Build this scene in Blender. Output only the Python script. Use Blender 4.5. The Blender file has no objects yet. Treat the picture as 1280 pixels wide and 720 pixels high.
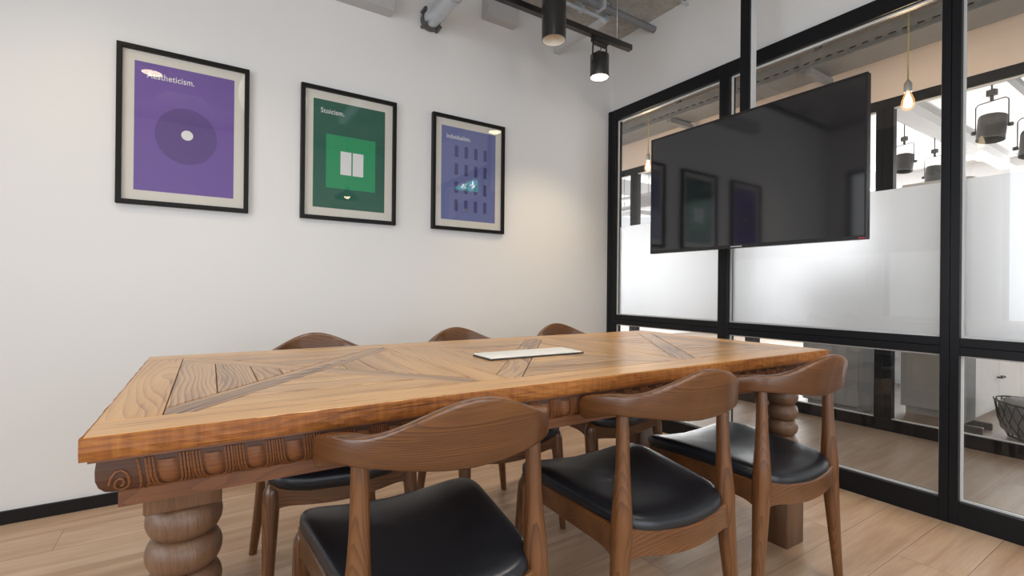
import bpy, bmesh, math, random
from math import pi, sin, cos, radians
from mathutils import Vector, Matrix

random.seed(7)
S = bpy.context.scene
COL = S.collection

# ------------------------------------------------------------------ camera, world, light, exposure
cam_d = bpy.data.cameras.new('camera')
cam = bpy.data.objects.new('camera', cam_d)
COL.objects.link(cam)
S.camera = cam
cam_d.sensor_fit = 'HORIZONTAL'
cam_d.sensor_width = 36.0
cam_d.lens = 601.8 / 1280 * 36.0
cam_d.clip_start = 0.05
YAW, PITCH, ROLL = 0.5745, 0.0015, 0.0096
_d = Vector((sin(YAW) * cos(PITCH), cos(YAW) * cos(PITCH), sin(PITCH)))
_r0 = Vector((cos(YAW), -sin(YAW), 0)); _u0 = _r0.cross(_d)
_r = cos(ROLL) * _r0 + sin(ROLL) * _u0
_u = -sin(ROLL) * _r0 + cos(ROLL) * _u0
m = Matrix((( _r.x, _u.x, -_d.x, -2.7412), (_r.y, _u.y, -_d.y, -2.8296), (_r.z, _u.z, -_d.z, 1.0), (0, 0, 0, 1)))
cam.matrix_world = m

S.view_settings.view_transform = 'Standard'
S.view_settings.look = 'None'
S.view_settings.gamma = 1
S.view_settings.use_curve_mapping = False
S.view_settings.exposure = 0.0
S.cycles.max_bounces = 9
S.cycles.diffuse_bounces = 5
S.cycles.glossy_bounces = 4
S.cycles.transmission_bounces = 5
S.cycles.transparent_max_bounces = 16
S.cycles.sample_clamp_indirect = 6
S.cycles.caustics_reflective = False
S.cycles.caustics_refractive = False
S.cycles.use_denoising = True

world = bpy.data.worlds.new('world'); S.world = world
world.use_nodes = True
world.node_tree.nodes['Background'].inputs[0].default_value = (0.95, 0.97, 1.0, 1)
world.node_tree.nodes['Background'].inputs[1].default_value = 1.0


def area(name, loc, target, sx, sy, power, col, spread=180):
    d = bpy.data.lights.new(name, 'AREA'); d.shape = 'RECTANGLE'
    d.size, d.size_y, d.energy, d.color = sx, sy, power, col
    d.spread = radians(spread)
    o = bpy.data.objects.new(name, d); COL.objects.link(o)
    o.location = loc
    o.rotation_euler = (Vector(target) - Vector(loc)).to_track_quat('-Z', 'Y').to_euler()
    return o


# daylight through the window behind the camera, and the ceiling light of the neighbouring spaces
area('window_daylight', (-2.4, -4.6, 1.2), (-2.4, 0, 1.3), 3.4, 1.6, 50, (0.84, 0.92, 1.0))
area('side_daylight', (-4.75, -2.6, 1.5), (0, -2.6, 1.4), 2.6, 1.9, 50, (0.84, 0.92, 1.0))
area('corridor_daylight', (0.75, -5.3, 1.1), (0.75, 0, 1.0), 1.3, 1.6, 48, (0.97, 0.98, 1.0))
area('corridor_end_daylight', (0.75, 4.4, 1.6), (0.75, 0, 1.2), 1.3, 2.2, 46, (0.97, 0.98, 1.0))
area('office_daylight', (7.85, -0.6, 1.7), (0, -0.6, 1.2), 7.5, 2.3, 450, (1.0, 1.0, 1.0))
area('office_side_daylight', (4.2, 4.3, 1.6), (4.2, -2, 1.0), 4.5, 2.3, 280, (1.0, 1.0, 1.0))


def spot(name, loc, target, power, col, ang, blend=0.6, rad=0.04):
    d = bpy.data.lights.new(name, 'SPOT'); d.energy, d.color = power, col
    d.spot_size = radians(ang); d.spot_blend = blend; d.shadow_soft_size = rad
    o = bpy.data.objects.new(name, d); COL.objects.link(o)
    o.location = loc
    o.rotation_euler = (Vector(target) - Vector(loc)).to_track_quat('-Z', 'Y').to_euler()
    return o


WARM = (1.0, 0.78, 0.52)
WARM2 = (1.0, 0.94, 0.86)
# ------------------------------------------------------------------ materials
def newmat(name):
    mt = bpy.data.materials.new(name); mt.use_nodes = True
    nt = mt.node_tree; nt.nodes.clear()
    out = nt.nodes.new('ShaderNodeOutputMaterial')
    return mt, nt, out


def N(nt, kind, **kw):
    n = nt.nodes.new('ShaderNode' + kind)
    for k, v in kw.items():
        if k.startswith('i_'):
            n.inputs[k[2:].replace('_', ' ')].default_value = v
        else:
            setattr(n, k, v)
    return n


def L(nt, a, b): nt.links.new(a, b)


def plain(name, col, rough=0.5, metal=0.0, bump=0.0, bscale=60, vary=0.0, spec=0.5, coat=0.0):
    mt, nt, out = newmat(name)
    p = N(nt, 'BsdfPrincipled')
    p.inputs['Base Color'].default_value = (*col, 1)
    p.inputs['Roughness'].default_value = rough
    p.inputs['Metallic'].default_value = metal
    p.inputs['Specular IOR Level'].default_value = spec
    p.inputs['Coat Weight'].default_value = coat
    L(nt, p.outputs[0], out.inputs[0])
    if bump or vary:
        tc = N(nt, 'TexCoord')
        nz = N(nt, 'TexNoise', i_Scale=bscale, i_Detail=5.0)
        L(nt, tc.outputs['Object'], nz.inputs['Vector'])
        if bump:
            b = N(nt, 'Bump', i_Strength=bump, i_Distance=0.002)
            L(nt, nz.outputs[0], b.inputs['Height']); L(nt, b.outputs[0], p.inputs['Normal'])
        if vary:
            nz2 = N(nt, 'TexNoise', i_Scale=bscale * 0.12, i_Detail=3.0)
            L(nt, tc.outputs['Object'], nz2.inputs['Vector'])
            mr = N(nt, 'MapRange'); mr.inputs['To Min'].default_value = 1 - vary; mr.inputs['To Max'].default_value = 1 + vary
            L(nt, nz2.outputs[0], mr.inputs[0])
            hs = N(nt, 'HueSaturation'); hs.inputs['Color'].default_value = (*col, 1)
            L(nt, mr.outputs[0], hs.inputs['Value']); L(nt, hs.outputs[0], p.inputs['Base Color'])
    return mt


def emit(name, col, strength):
    mt, nt, out = newmat(name)
    e = N(nt, 'Emission', i_Strength=strength); e.inputs[0].default_value = (*col, 1)
    L(nt, e.outputs[0], out.inputs[0])
    return mt


def pane_mat(name, tint=(0.975, 0.98, 0.98), rough=0.0, boost=1.0):
    mt, nt, out = newmat(name)
    t = N(nt, 'BsdfTransparent'); t.inputs[0].default_value = (*tint, 1)
    g = N(nt, 'BsdfGlossy'); g.inputs['Roughness'].default_value = rough
    # thin sheet: Schlick reflectance from the angle to the normal, the same on both faces
    ge = N(nt, 'NewGeometry')
    dt = N(nt, 'VectorMath', operation='DOT_PRODUCT'); L(nt, ge.outputs['Normal'], dt.inputs[0]); L(nt, ge.outputs['Incoming'], dt.inputs[1])
    ab = N(nt, 'Math', operation='ABSOLUTE'); L(nt, dt.outputs['Value'], ab.inputs[0])
    om = N(nt, 'Math', operation='SUBTRACT'); om.inputs[0].default_value = 1.0; L(nt, ab.outputs[0], om.inputs[1])
    pw = N(nt, 'Math', operation='POWER'); pw.inputs[1].default_value = 5.0; L(nt, om.outputs[0], pw.inputs[0])
    mu = N(nt, 'Math', operation='MULTIPLY_ADD'); mu.inputs[1].default_value = 0.90 * boost; mu.inputs[2].default_value = 0.036 * boost
    x = N(nt, 'MixShader')
    L(nt, pw.outputs[0], mu.inputs[0]); L(nt, mu.outputs[0], x.inputs[0])
    L(nt, t.outputs[0], x.inputs[1]); L(nt, g.outputs[0], x.inputs[2]); L(nt, x.outputs[0], out.inputs[0])
    return mt


def frosted_mat(name):
    mt, nt, out = newmat(name)
    tr = N(nt, 'BsdfTranslucent'); tr.inputs[0].default_value = (0.93, 0.95, 0.97, 1)
    rf = N(nt, 'BsdfRefraction'); rf.inputs['Roughness'].default_value = 0.60; rf.inputs['IOR'].default_value = 1.2
    rf.inputs[0].default_value = (0.97, 0.98, 1, 1)
    df = N(nt, 'BsdfDiffuse'); df.inputs[0].default_value = (0.85, 0.87, 0.9, 1)
    a = N(nt, 'MixShader'); a.inputs[0].default_value = 0.5
    b = N(nt, 'MixShader'); b.inputs[0].default_value = 0.2
    L(nt, tr.outputs[0], a.inputs[1]); L(nt, rf.outputs[0], a.inputs[2])
    L(nt, a.outputs[0], b.inputs[1]); L(nt, df.outputs[0], b.inputs[2]); L(nt, b.outputs[0], out.inputs[0])
    return mt


def wood_mat(name, ramp, rough=0.4, bump=0.25, ringscale=1.0, spec=0.5, tone_ramp=None, saw=0.0, coat=0.0,
             ringfreq=130.0, ringamp=0.22, streak=0.6, cracks=0.0):
    """solid wood: reads the 'grain' point attribute (x runs along the fibre, metres)"""
    mt, nt, out = newmat(name)
    p = N(nt, 'BsdfPrincipled'); p.inputs['Roughness'].default_value = rough
    p.inputs['Specular IOR Level'].default_value = spec
    p.inputs['Coat Weight'].default_value = coat; p.inputs['Coat Roughness'].default_value = 0.22
    at = N(nt, 'Attribute', attribute_name='grain')
    # slow wander of the growth rings
    m1 = N(nt, 'Mapping'); m1.inputs['Scale'].default_value = (1.3 * ringscale, 6 * ringscale, 6 * ringscale)
    L(nt, at.outputs['Vector'], m1.inputs['Vector'])
    n1 = N(nt, 'TexNoise', i_Scale=1.0, i_Detail=2.0, i_Roughness=0.45)
    L(nt, m1.outputs[0], n1.inputs['Vector'])
    sep = N(nt, 'SeparateXYZ'); L(nt, at.outputs['Vector'], sep.inputs[0])
    ad = N(nt, 'Math', operation='MULTIPLY_ADD'); ad.inputs[1].default_value = 0.20 / ringscale
    L(nt, n1.outputs[0], ad.inputs[0]); L(nt, sep.outputs['Y'], ad.inputs[2])
    ad2 = N(nt, 'Math', operation='MULTIPLY_ADD'); ad2.inputs[1].default_value = 0.7
    L(nt, sep.outputs['Z'], ad2.inputs[0]); L(nt, ad.outputs[0], ad2.inputs[2])
    fr = N(nt, 'Math', operation='MULTIPLY'); fr.inputs[1].default_value = ringfreq
    L(nt, ad2.outputs[0], fr.inputs[0])
    fc = N(nt, 'Math', operation='FRACT'); L(nt, fr.outputs[0], fc.inputs[0])
    half = N(nt, 'Math', operation='POWER'); half.inputs[1].default_value = 2.2     # slow early wood, sharp late-wood line
    L(nt, fc.outputs[0], half.inputs[0])
    # pores and streaks
    m2 = N(nt, 'Mapping'); m2.inputs['Scale'].default_value = (7, 360, 360)
    L(nt, at.outputs['Vector'], m2.inputs['Vector'])
    n2 = N(nt, 'TexNoise', i_Scale=1.0, i_Detail=3.0); L(nt, m2.outputs[0], n2.inputs['Vector'])
    m3 = N(nt, 'Mapping'); m3.inputs['Scale'].default_value = (1.4, 15, 15)
    L(nt, at.outputs['Vector'], m3.inputs['Vector'])
    n3 = N(nt, 'TexNoise', i_Scale=1.0, i_Detail=5.0, i_Roughness=0.6); L(nt, m3.outputs[0], n3.inputs['Vector'])
    s1 = N(nt, 'Math', operation='MULTIPLY'); s1.inputs[1].default_value = -ringamp; L(nt, half.outputs[0], s1.inputs[0])
    s2 = N(nt, 'Math', operation='MULTIPLY_ADD'); s2.inputs[1].default_value = 0.30
    L(nt, n2.outputs[0], s2.inputs[0]); L(nt, s1.outputs[0], s2.inputs[2])
    s3 = N(nt, 'Math', operation='MULTIPLY_ADD'); s3.inputs[1].default_value = streak
    L(nt, n3.outputs[0], s3.inputs[0]); L(nt, s2.outputs[0], s3.inputs[2])
    s4 = N(nt, 'Math', operation='ADD'); s4.inputs[1].default_value = 0.40 - 0.5 * streak + ringamp * 0.3
    L(nt, s3.outputs[0], s4.inputs[0])
    if cracks:
        mc = N(nt, 'Mapping'); mc.inputs['Scale'].default_value = (2.6, 75, 75); L(nt, at.outputs['Vector'], mc.inputs['Vector'])
        nc = N(nt, 'TexNoise', i_Scale=1.0, i_Detail=3.0, i_Roughness=0.55, i_Distortion=0.5); L(nt, mc.outputs[0], nc.inputs['Vector'])
        rc = N(nt, 'MapRange'); rc.inputs['From Min'].default_value = 0.60; rc.inputs['From Max'].default_value = 0.72
        rc.inputs['To Min'].default_value = 0.0; rc.inputs['To Max'].default_value = cracks
        L(nt, nc.outputs[0], rc.inputs[0])
        sc = N(nt, 'Math', operation='SUBTRACT'); L(nt, s4.outputs[0], sc.inputs[0]); L(nt, rc.outputs[0], sc.inputs[1]); s4 = sc

    def mkramp(r):
        cr = N(nt, 'ValToRGB')
        el = cr.color_ramp.elements
        el[0].position, el[0].color = r[0][0], (*r[0][1], 1)
        el[1].position, el[1].color = r[-1][0], (*r[-1][1], 1)
        for q, c in r[1:-1]:
            e = el.new(q); e.color = (*c, 1)
        L(nt, s4.outputs[0], cr.inputs[0])
        return cr
    cr = mkramp(ramp)
    col = cr.outputs[0]
    if tone_ramp:
        c2 = mkramp(tone_ramp)
        ta = N(nt, 'Attribute', attribute_name='tone')
        mx = N(nt, 'Mix', data_type='RGBA')
        L(nt, ta.outputs['Fac'], mx.inputs['Factor'])
        L(nt, cr.outputs[0], mx.inputs['A']); L(nt, c2.outputs[0], mx.inputs['B'])
        col = mx.outputs['Result']
    L(nt, col, p.inputs['Base Color'])
    hgt = s4.outputs[0]
    if saw:
        ms = N(nt, 'Mapping'); ms.inputs['Scale'].default_value = (85, 30, 9); ms.inputs['Rotation'].default_value = (0, 0.62, 0.0)
        L(nt, at.outputs['Vector'], ms.inputs['Vector'])
        ns = N(nt, 'TexNoise', i_Scale=1.0, i_Detail=3.0); L(nt, ms.outputs[0], ns.inputs['Vector'])
        sa = N(nt, 'Math', operation='MULTIPLY_ADD'); sa.inputs[1].default_value = saw
        L(nt, ns.outputs[0], sa.inputs[0]); L(nt, s4.outputs[0], sa.inputs[2]); hgt = sa.outputs[0]
        sb = N(nt, 'Math', operation='MULTIPLY_ADD'); sb.inputs[1].default_value = 0.5; L(nt, ns.outputs[0], sb.inputs[0])
        sb2 = N(nt, 'Math', operation='ADD'); sb2.inputs[1].default_value = -0.22; L(nt, s4.outputs[0], sb2.inputs[0]); L(nt, sb2.outputs[0], sb.inputs[2])
        L(nt, sb.outputs[0], cr.inputs[0])
    b = N(nt, 'Bump', i_Strength=bump, i_Distance=0.004)
    L(nt, hgt, b.inputs['Height']); L(nt, b.outputs[0], p.inputs['Normal'])
    L(nt, p.outputs[0], out.inputs[0])
    return mt


def floor_mat(k=1.0, g=0.0):
    mt, nt, out = newmat('oak_floor_planks')

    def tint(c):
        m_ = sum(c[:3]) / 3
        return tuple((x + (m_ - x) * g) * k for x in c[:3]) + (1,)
    p = N(nt, 'BsdfPrincipled'); p.inputs['Roughness'].default_value = 0.42
    tc = N(nt, 'TexCoord')
    br = N(nt, 'TexBrick', offset=0.37, offset_frequency=2)
    br.inputs['Color1'].default_value = (0, 0, 0, 1); br.inputs['Color2'].default_value = (1, 1, 1, 1)
    br.inputs['Mortar'].default_value = (0.5, 0.5, 0.5, 1)
    br.inputs['Scale'].default_value = 1; br.inputs['Mortar Size'].default_value = 0.0012
    br.inputs['Brick Width'].default_value = 1.35; br.inputs['Row Height'].default_value = 0.19
    br.inputs['Mortar Smooth'].default_value = 0.2
    L(nt, tc.outputs['Object'], br.inputs['Vector'])
    rnd = N(nt, 'Math', operation='MULTIPLY'); rnd.inputs[1].default_value = 37.0
    L(nt, br.outputs['Color'], rnd.inputs[0])
    cmb = N(nt, 'CombineXYZ'); L(nt, rnd.outputs[0], cmb.inputs['Z']); L(nt, rnd.outputs[0], cmb.inputs['X'])
    va = N(nt, 'VectorMath', operation='ADD'); L(nt, tc.outputs['Object'], va.inputs[0]); L(nt, cmb.outputs[0], va.inputs[1])
    m1 = N(nt, 'Mapping'); m1.inputs['Scale'].default_value = (1.5, 16, 1); L(nt, va.outputs[0], m1.inputs[0])
    n1 = N(nt, 'TexNoise', i_Scale=1.0, i_Detail=5.0, i_Roughness=0.55, i_Distortion=0.6); L(nt, m1.outputs[0], n1.inputs['Vector'])
    m2 = N(nt, 'Mapping'); m2.inputs['Scale'].default_value = (8, 190, 1); L(nt, va.outputs[0], m2.inputs[0])
    n2 = N(nt, 'TexNoise', i_Scale=1.0, i_Detail=3.0); L(nt, m2.outputs[0], n2.inputs['Vector'])
    a1 = N(nt, 'Math', operation='MULTIPLY_ADD'); a1.inputs[1].default_value = 0.3; L(nt, n2.outputs[0], a1.inputs[0]); L(nt, n1.outputs[0], a1.inputs[2])
    a2 = N(nt, 'Math', operation='MULTIPLY_ADD'); a2.inputs[1].default_value = 0.22; L(nt, br.outputs['Color'], a2.inputs[0]); L(nt, a1.outputs[0], a2.inputs[2])
    cr = N(nt, 'ValToRGB'); el = cr.color_ramp.elements
    el[0].position, el[0].color = 0.32, tint((0.30, 0.18, 0.10, 1))
    el[1].position, el[1].color = 1.05, tint((0.62, 0.44, 0.30, 1))
    e = el.new(0.7); e.color = tint((0.47, 0.30, 0.185, 1))
    L(nt, a2.outputs[0], cr.inputs[0])
    mx = N(nt, 'Mix', data_type='RGBA'); mx.inputs['B'].default_value = (0.13, 0.085, 0.055, 1)
    fm = N(nt, 'Math', operation='MULTIPLY'); fm.inputs[1].default_value = 0.7
    L(nt, br.outputs['Fac'], fm.inputs[0]); L(nt, fm.outputs[0], mx.inputs['Factor'])
    L(nt, cr.outputs[0], mx.inputs['A']); L(nt, mx.outputs['Result'], p.inputs['Base Color'])
    b = N(nt, 'Bump', i_Strength=0.12, i_Distance=0.002); L(nt, a1.outputs[0], b.inputs['Height'])
    b2 = N(nt, 'Bump', i_Strength=0.5, i_Distance=0.002, invert=True); L(nt, br.outputs['Fac'], b2.inputs['Height'])
    L(nt, b.outputs[0], b2.inputs['Normal']); L(nt, b2.outputs[0], p.inputs['Normal'])
    L(nt, p.outputs[0], out.inputs[0])
    return mt


def concrete_mat():
    mt, nt, out = newmat('raw_concrete')
    p = N(nt, 'BsdfPrincipled'); p.inputs['Roughness'].default_value = 0.85
    tc = N(nt, 'TexCoord')
    n1 = N(nt, 'TexNoise', i_Scale=2.6, i_Detail=7.0, i_Roughness=0.65); L(nt, tc.outputs['Object'], n1.inputs['Vector'])
    n2 = N(nt, 'TexNoise', i_Scale=38.0, i_Detail=6.0, i_Roughness=0.7); L(nt, tc.outputs['Object'], n2.inputs['Vector'])
    a = N(nt, 'Math', operation='MULTIPLY_ADD'); a.inputs[1].default_value = 0.5; L(nt, n2.outputs[0], a.inputs[0]); L(nt, n1.outputs[0], a.inputs[2])
    cr = N(nt, 'ValToRGB'); el = cr.color_ramp.elements
    el[0].position, el[0].color = 0.5, (0.19, 0.18, 0.16, 1)
    el[1].position, el[1].color = 0.95, (0.54, 0.52, 0.48, 1)
    L(nt, a.outputs[0], cr.inputs[0]); L(nt, cr.outputs[0], p.inputs['Base Color'])
    b = N(nt, 'Bump', i_Strength=0.5, i_Distance=0.006); L(nt, a.outputs[0], b.inputs['Height']); L(nt, b.outputs[0], p.inputs['Normal'])
    L(nt, p.outputs[0], out.inputs[0])
    return mt


M = {}
M['wall'] = plain('white_wall_paint', (0.74, 0.735, 0.725), 0.75, bump=0.05, bscale=220)
M['wall2'] = plain('pale_wall_paint', (0.80, 0.79, 0.775), 0.8)
M['peach'] = plain('blush_beige_paint', (0.68, 0.565, 0.495), 0.8)
M['floor'] = floor_mat()
M['floor_dimmed'] = floor_mat(0.55, 0.25)  # same oak; the corridor's dimmer light is put into its darker colour
M['concrete'] = concrete_mat()
M['black'] = plain('black_skirting', (0.008, 0.0075, 0.0075), 0.5, spec=0.25)
M['frame'] = plain('black_powder_coated_steel', (0.0085, 0.009, 0.011), 0.40, bump=0.02, bscale=400, spec=0.22)
M['bead'] = plain('light_glazing_bead', (0.62, 0.62, 0.61), 0.4)
M['glass'] = pane_mat('clear_pane')
M['frost'] = frosted_mat('frosted_film')
M['galv'] = plain('galvanised_steel', (0.60, 0.64, 0.68), 0.45, 0.6, vary=0.3, bscale=70)
M['greygalv'] = plain('dull_galvanised_tray', (0.235, 0.24, 0.25), 0.5, 0.3, vary=0.15, bscale=60)
M['greybox'] = plain('grey_painted_steel', (0.47, 0.475, 0.48), 0.5, vary=0.06, bscale=20)
M['lamp_black'] = plain('satin_black_lamp_metal', (0.012, 0.011, 0.011), 0.28, coat=0.3)
M['lamp_white'] = plain('white_reflector', (0.82, 0.80, 0.76), 0.4)
M['lamp_on'] = emit('lit_lamp_lens', (1.0, 0.80, 0.52), 16)
M['tube_dim'] = plain('cream_lamp_liner', (0.78, 0.72, 0.62), 0.45)
M['bulb_on'] = emit('lit_filament', (1.0, 0.80, 0.50), 9)
def glow_glass():
    mt, nt, out = newmat('glowing_bulb_glass')
    t = N(nt, 'BsdfTransparent'); e = N(nt, 'Emission', i_Strength=2.2); e.inputs[0].default_value = (1.0, 0.52, 0.20, 1)
    x = N(nt, 'MixShader'); x.inputs[0].default_value = 0.22
    L(nt, t.outputs[0], x.inputs[1]); L(nt, e.outputs[0], x.inputs[2]); L(nt, x.outputs[0], out.inputs[0])
    return mt


M['bulb_glow'] = glow_glass()
M['cord'] = plain('ochre_fabric_cord', (0.33, 0.27, 0.10), 0.8)
M['chrome'] = plain('brushed_nickel', (0.62, 0.62, 0.62), 0.28, 0.9)
M['screen'] = plain('dark_screen_glass', (0.008, 0.0085, 0.011), 0.06, spec=0.95)
M['tvplastic'] = plain('black_gloss_plastic', (0.012, 0.012, 0.013), 0.25)
M['red_led'] = plain('red_plastic', (0.35, 0.02, 0.03), 0.4)
M['logo'] = plain('silver_print', (0.5, 0.5, 0.52), 0.35)
M['polegrey'] = plain('pale_grey_steel', (0.55, 0.56, 0.575), 0.4)
M['leather'] = plain('black_leather', (0.0075, 0.009, 0.0125), 0.34, bump=0.10, bscale=420, spec=0.5)
M['matboard'] = plain('cream_mat_board', (0.72, 0.69, 0.62), 0.7)
M['pframe'] = plain('black_picture_frame', (0.008, 0.007, 0.0065), 0.45, spec=0.2)
M['pglass'] = pane_mat('picture_glass', (0.985, 0.985, 0.985), 0.0)
M['purple'] = plain('purple_print', (0.150, 0.078, 0.345), 0.6)
M['purple_d'] = plain('dark_purple_print', (0.098, 0.050, 0.235), 0.6)
M['green_d'] = plain('dark_green_print', (0.004, 0.098, 0.062), 0.6)
M['green_l'] = plain('bright_green_print', (0.006, 0.30, 0.115), 0.6)
M['blue'] = plain('periwinkle_print', (0.150, 0.175, 0.385), 0.6)
M['blue_d'] = plain('indigo_print', (0.060, 0.058, 0.19), 0.6)
M['white_print'] = plain('white_print', (0.80, 0.80, 0.80), 0.6)
M['plate'] = plain('off_white_plate', (0.78, 0.76, 0.71), 0.35)
M['plate_dark'] = plain('dark_gasket', (0.03, 0.03, 0.03), 0.5)
M['sign_green'] = emit('lit_green_sign', (0.06, 0.55, 0.42), 7)
M['sign_white'] = emit('lit_white_pictogram', (0.95, 1.0, 0.98), 14.0)
M['domegreen'] = plain('green_enamel', (0.03, 0.10, 0.06), 0.3)
M['office_white'] = plain('office_white', (0.80, 0.80, 0.80), 0.6)
M['duct_grey'] = plain('duct_steel', (0.50, 0.50, 0.51), 0.5)
M['office_grey'] = plain('office_mid_grey', (0.30, 0.30, 0.31), 0.6)
M['locker'] = plain('pale_grey_laminate', (0.62, 0.61, 0.59), 0.45)
M['locker_dark'] = plain('blue_grey_laminate', (0.10, 0.115, 0.13), 0.35)
M['curtain'] = plain('grey_curtain_cloth', (0.24, 0.25, 0.25), 0.9)
M['cloth_grey'] = plain('grey_felt_cloth', (0.36, 0.36, 0.365), 0.95, bump=0.3, bscale=200)
M['spotgrey'] = plain('dark_grey_spot_housing', (0.085, 0.083, 0.08), 0.5)
M['chairwood'] = wood_mat('walnut_stained_oak', [(0.22, (0.0343, 0.0103, 0.0026)), (0.45, (0.0859, 0.0298, 0.0078)), (0.68, (0.1476, 0.0571, 0.0159))],
                          rough=0.32, bump=0.06, ringscale=1.0, ringfreq=150, ringamp=0.28, streak=0.6, coat=0.3)
M['tabletop'] = wood_mat('reclaimed_pine_top', [(0.05, (0.22, 0.085, 0.022)), (0.40, (0.53, 0.275, 0.090)), (0.80, (0.66, 0.385, 0.150))],
                         rough=0.33, bump=0.12, ringscale=0.8, ringfreq=75, ringamp=0.32, streak=1.05, cracks=0.42, spec=0.42,
                         tone_ramp=[(0.18, (0.030, 0.014, 0.007)), (0.38, (0.185, 0.092, 0.040)), (0.66, (0.48, 0.285, 0.140))], coat=0.25)
M['tableedge'] = wood_mat('rough_sawn_pine_edge', [(0.15, (0.0654, 0.0160, 0.0018)), (0.50, (0.2355, 0.0721, 0.0083)), (0.85, (0.3926, 0.1549, 0.0268))],
                          rough=0.6, bump=0.6, ringscale=0.8, ringfreq=80, ringamp=0.15, streak=0.8, cracks=0.3, saw=0.6)
M['apron'] = wood_mat('carved_brown_wood', [(0.2, (0.0476, 0.0128, 0.0028)), (0.45, (0.1120, 0.0341, 0.0084)), (0.7, (0.1792, 0.0639, 0.0174))],
                      rough=0.5, bump=0.12, ringamp=0.16, streak=0.6)
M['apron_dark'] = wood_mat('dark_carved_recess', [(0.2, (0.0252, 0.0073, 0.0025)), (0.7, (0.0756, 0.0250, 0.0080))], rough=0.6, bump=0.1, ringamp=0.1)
M['tableleg'] = wood_mat('weathered_turned_wood', [(0.15, (0.0242, 0.0096, 0.0046)), (0.42, (0.0894, 0.0408, 0.0197)), (0.72, (0.1642, 0.0894, 0.0493))],
                         rough=0.45, bump=0.15, ringamp=0.10, streak=0.8, cracks=0.15)
M['groove'] = plain('dark_groove', (0.035, 0.018, 0.010), 0.8)

# ------------------------------------------------------------------ mesh helpers
def link(name, bm, mat, parent=None, smooth=None, loc=None, rot=None):
    me = bpy.data.meshes.new(name)
    bmesh.ops.recalc_face_normals(bm, faces=bm.faces[:])
    bm.to_mesh(me); bm.free()
    for mm in (mat if isinstance(mat, (list, tuple)) else [mat]):
        me.materials.append(mm)
    o = bpy.data.objects.new(name, me)
    COL.objects.link(o)
    if parent: o.parent = parent
    if loc: o.location = loc
    if rot: o.rotation_euler = rot
    if smooth is not None:
        for f in me.polygons: f.use_smooth = True
        if smooth < 180:
            me.set_sharp_from_angle(angle=radians(smooth))
    return o


def grain(o, axis='X', off=None, bend=None):
    """write the solid-wood coordinate of every vertex; axis = fibre direction"""
    me = o.data
    off = off or (random.uniform(0, 9), random.uniform(0, 9), random.uniform(0, 9))
    at = me.attributes.new('grain', 'FLOAT_VECTOR', 'POINT')
    for i, v in enumerate(me.vertices):
        c = v.co
        g = {'X': (c.x, c.y, c.z), 'Y': (c.y, c.x, c.z), 'Z': (c.z, c.x, c.y)}[axis] if bend is None else bend[i]
        at.data[i].vector = (g[0] + off[0], g[1] + off[1], g[2] + off[2])
    return o


def empty(name, loc=(0, 0, 0), rotz=0.0):
    o = bpy.data.objects.new(name, None); COL.objects.link(o)
    o.empty_display_size = 0.1
    o.location = loc; o.rotation_euler = (0, 0, rotz)
    return o


def tag(o, label, cat, group=None, kind=None):
    o['label'] = label; o['category'] = cat
    if group: o['group'] = group
    if kind: o['kind'] = kind
    return o


def struct(o):
    o['kind'] = 'structure'
    return o


def abox(bm, lo, hi, bev=0.0, seg=1, mi=0):
    x0, y0, z0 = lo; x1, y1, z1 = hi
    vs = [bm.verts.new(p) for p in ((x0, y0, z0), (x1, y0, z0), (x1, y1, z0), (x0, y1, z0), (x0, y0, z1), (x1, y0, z1), (x1, y1, z1), (x0, y1, z1))]
    fs = [bm.faces.new([vs[i] for i in q]) for q in ((0, 3, 2, 1), (4, 5, 6, 7), (0, 1, 5, 4), (1, 2, 6, 5), (2, 3, 7, 6), (3, 0, 4, 7))]
    for f in fs: f.material_index = mi
    if bev > 0:
        es = list({e for f in fs for e in f.edges})
        r = bmesh.ops.bevel(bm, geom=es, offset=bev, segments=seg, affect='EDGES', profile=0.5)
        for f in r['faces']: f.material_index = mi
    return bm


def box(name, lo, hi, mat, parent=None, bev=0.0, seg=1):
    bm = bmesh.new(); abox(bm, lo, hi, bev, seg)
    return link(name, bm, mat, parent)


def frame_of(t):
    t = t.normalized()
    a = Vector((0, 0, 1)) if abs(t.z) < 0.9 else Vector((1, 0, 0))
    n = t.cross(a).normalized(); return n, n.cross(t).normalized()


def tube(bm, pts, rad, seg=12, cap=True, mi=0):
    pts = [Vector(p) for p in pts]
    rad = rad if isinstance(rad, (list, tuple)) else [rad] * len(pts)
    rings = []; n = None
    for i, p in enumerate(pts):
        t = (pts[min(i + 1, len(pts) - 1)] - pts[max(i - 1, 0)]).normalized()
        if n is None: n, b = frame_of(t)
        else:
            n = (n - t * n.dot(t)).normalized(); b = n.cross(t)
        rings.append([bm.verts.new(p + rad[i] * (cos(2 * pi * k / seg) * n + sin(2 * pi * k / seg) * b)) for k in range(seg)])
    for a, b2 in zip(rings, rings[1:]):
        for k in range(seg):
            f = bm.faces.new((a[k], a[(k + 1) % seg], b2[(k + 1) % seg], b2[k])); f.material_index = mi; f.smooth = True
    if cap:
        for r_ in (rings[0], rings[-1]):
            f = bm.faces.new(r_); f.material_index = mi
    return bm


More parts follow.
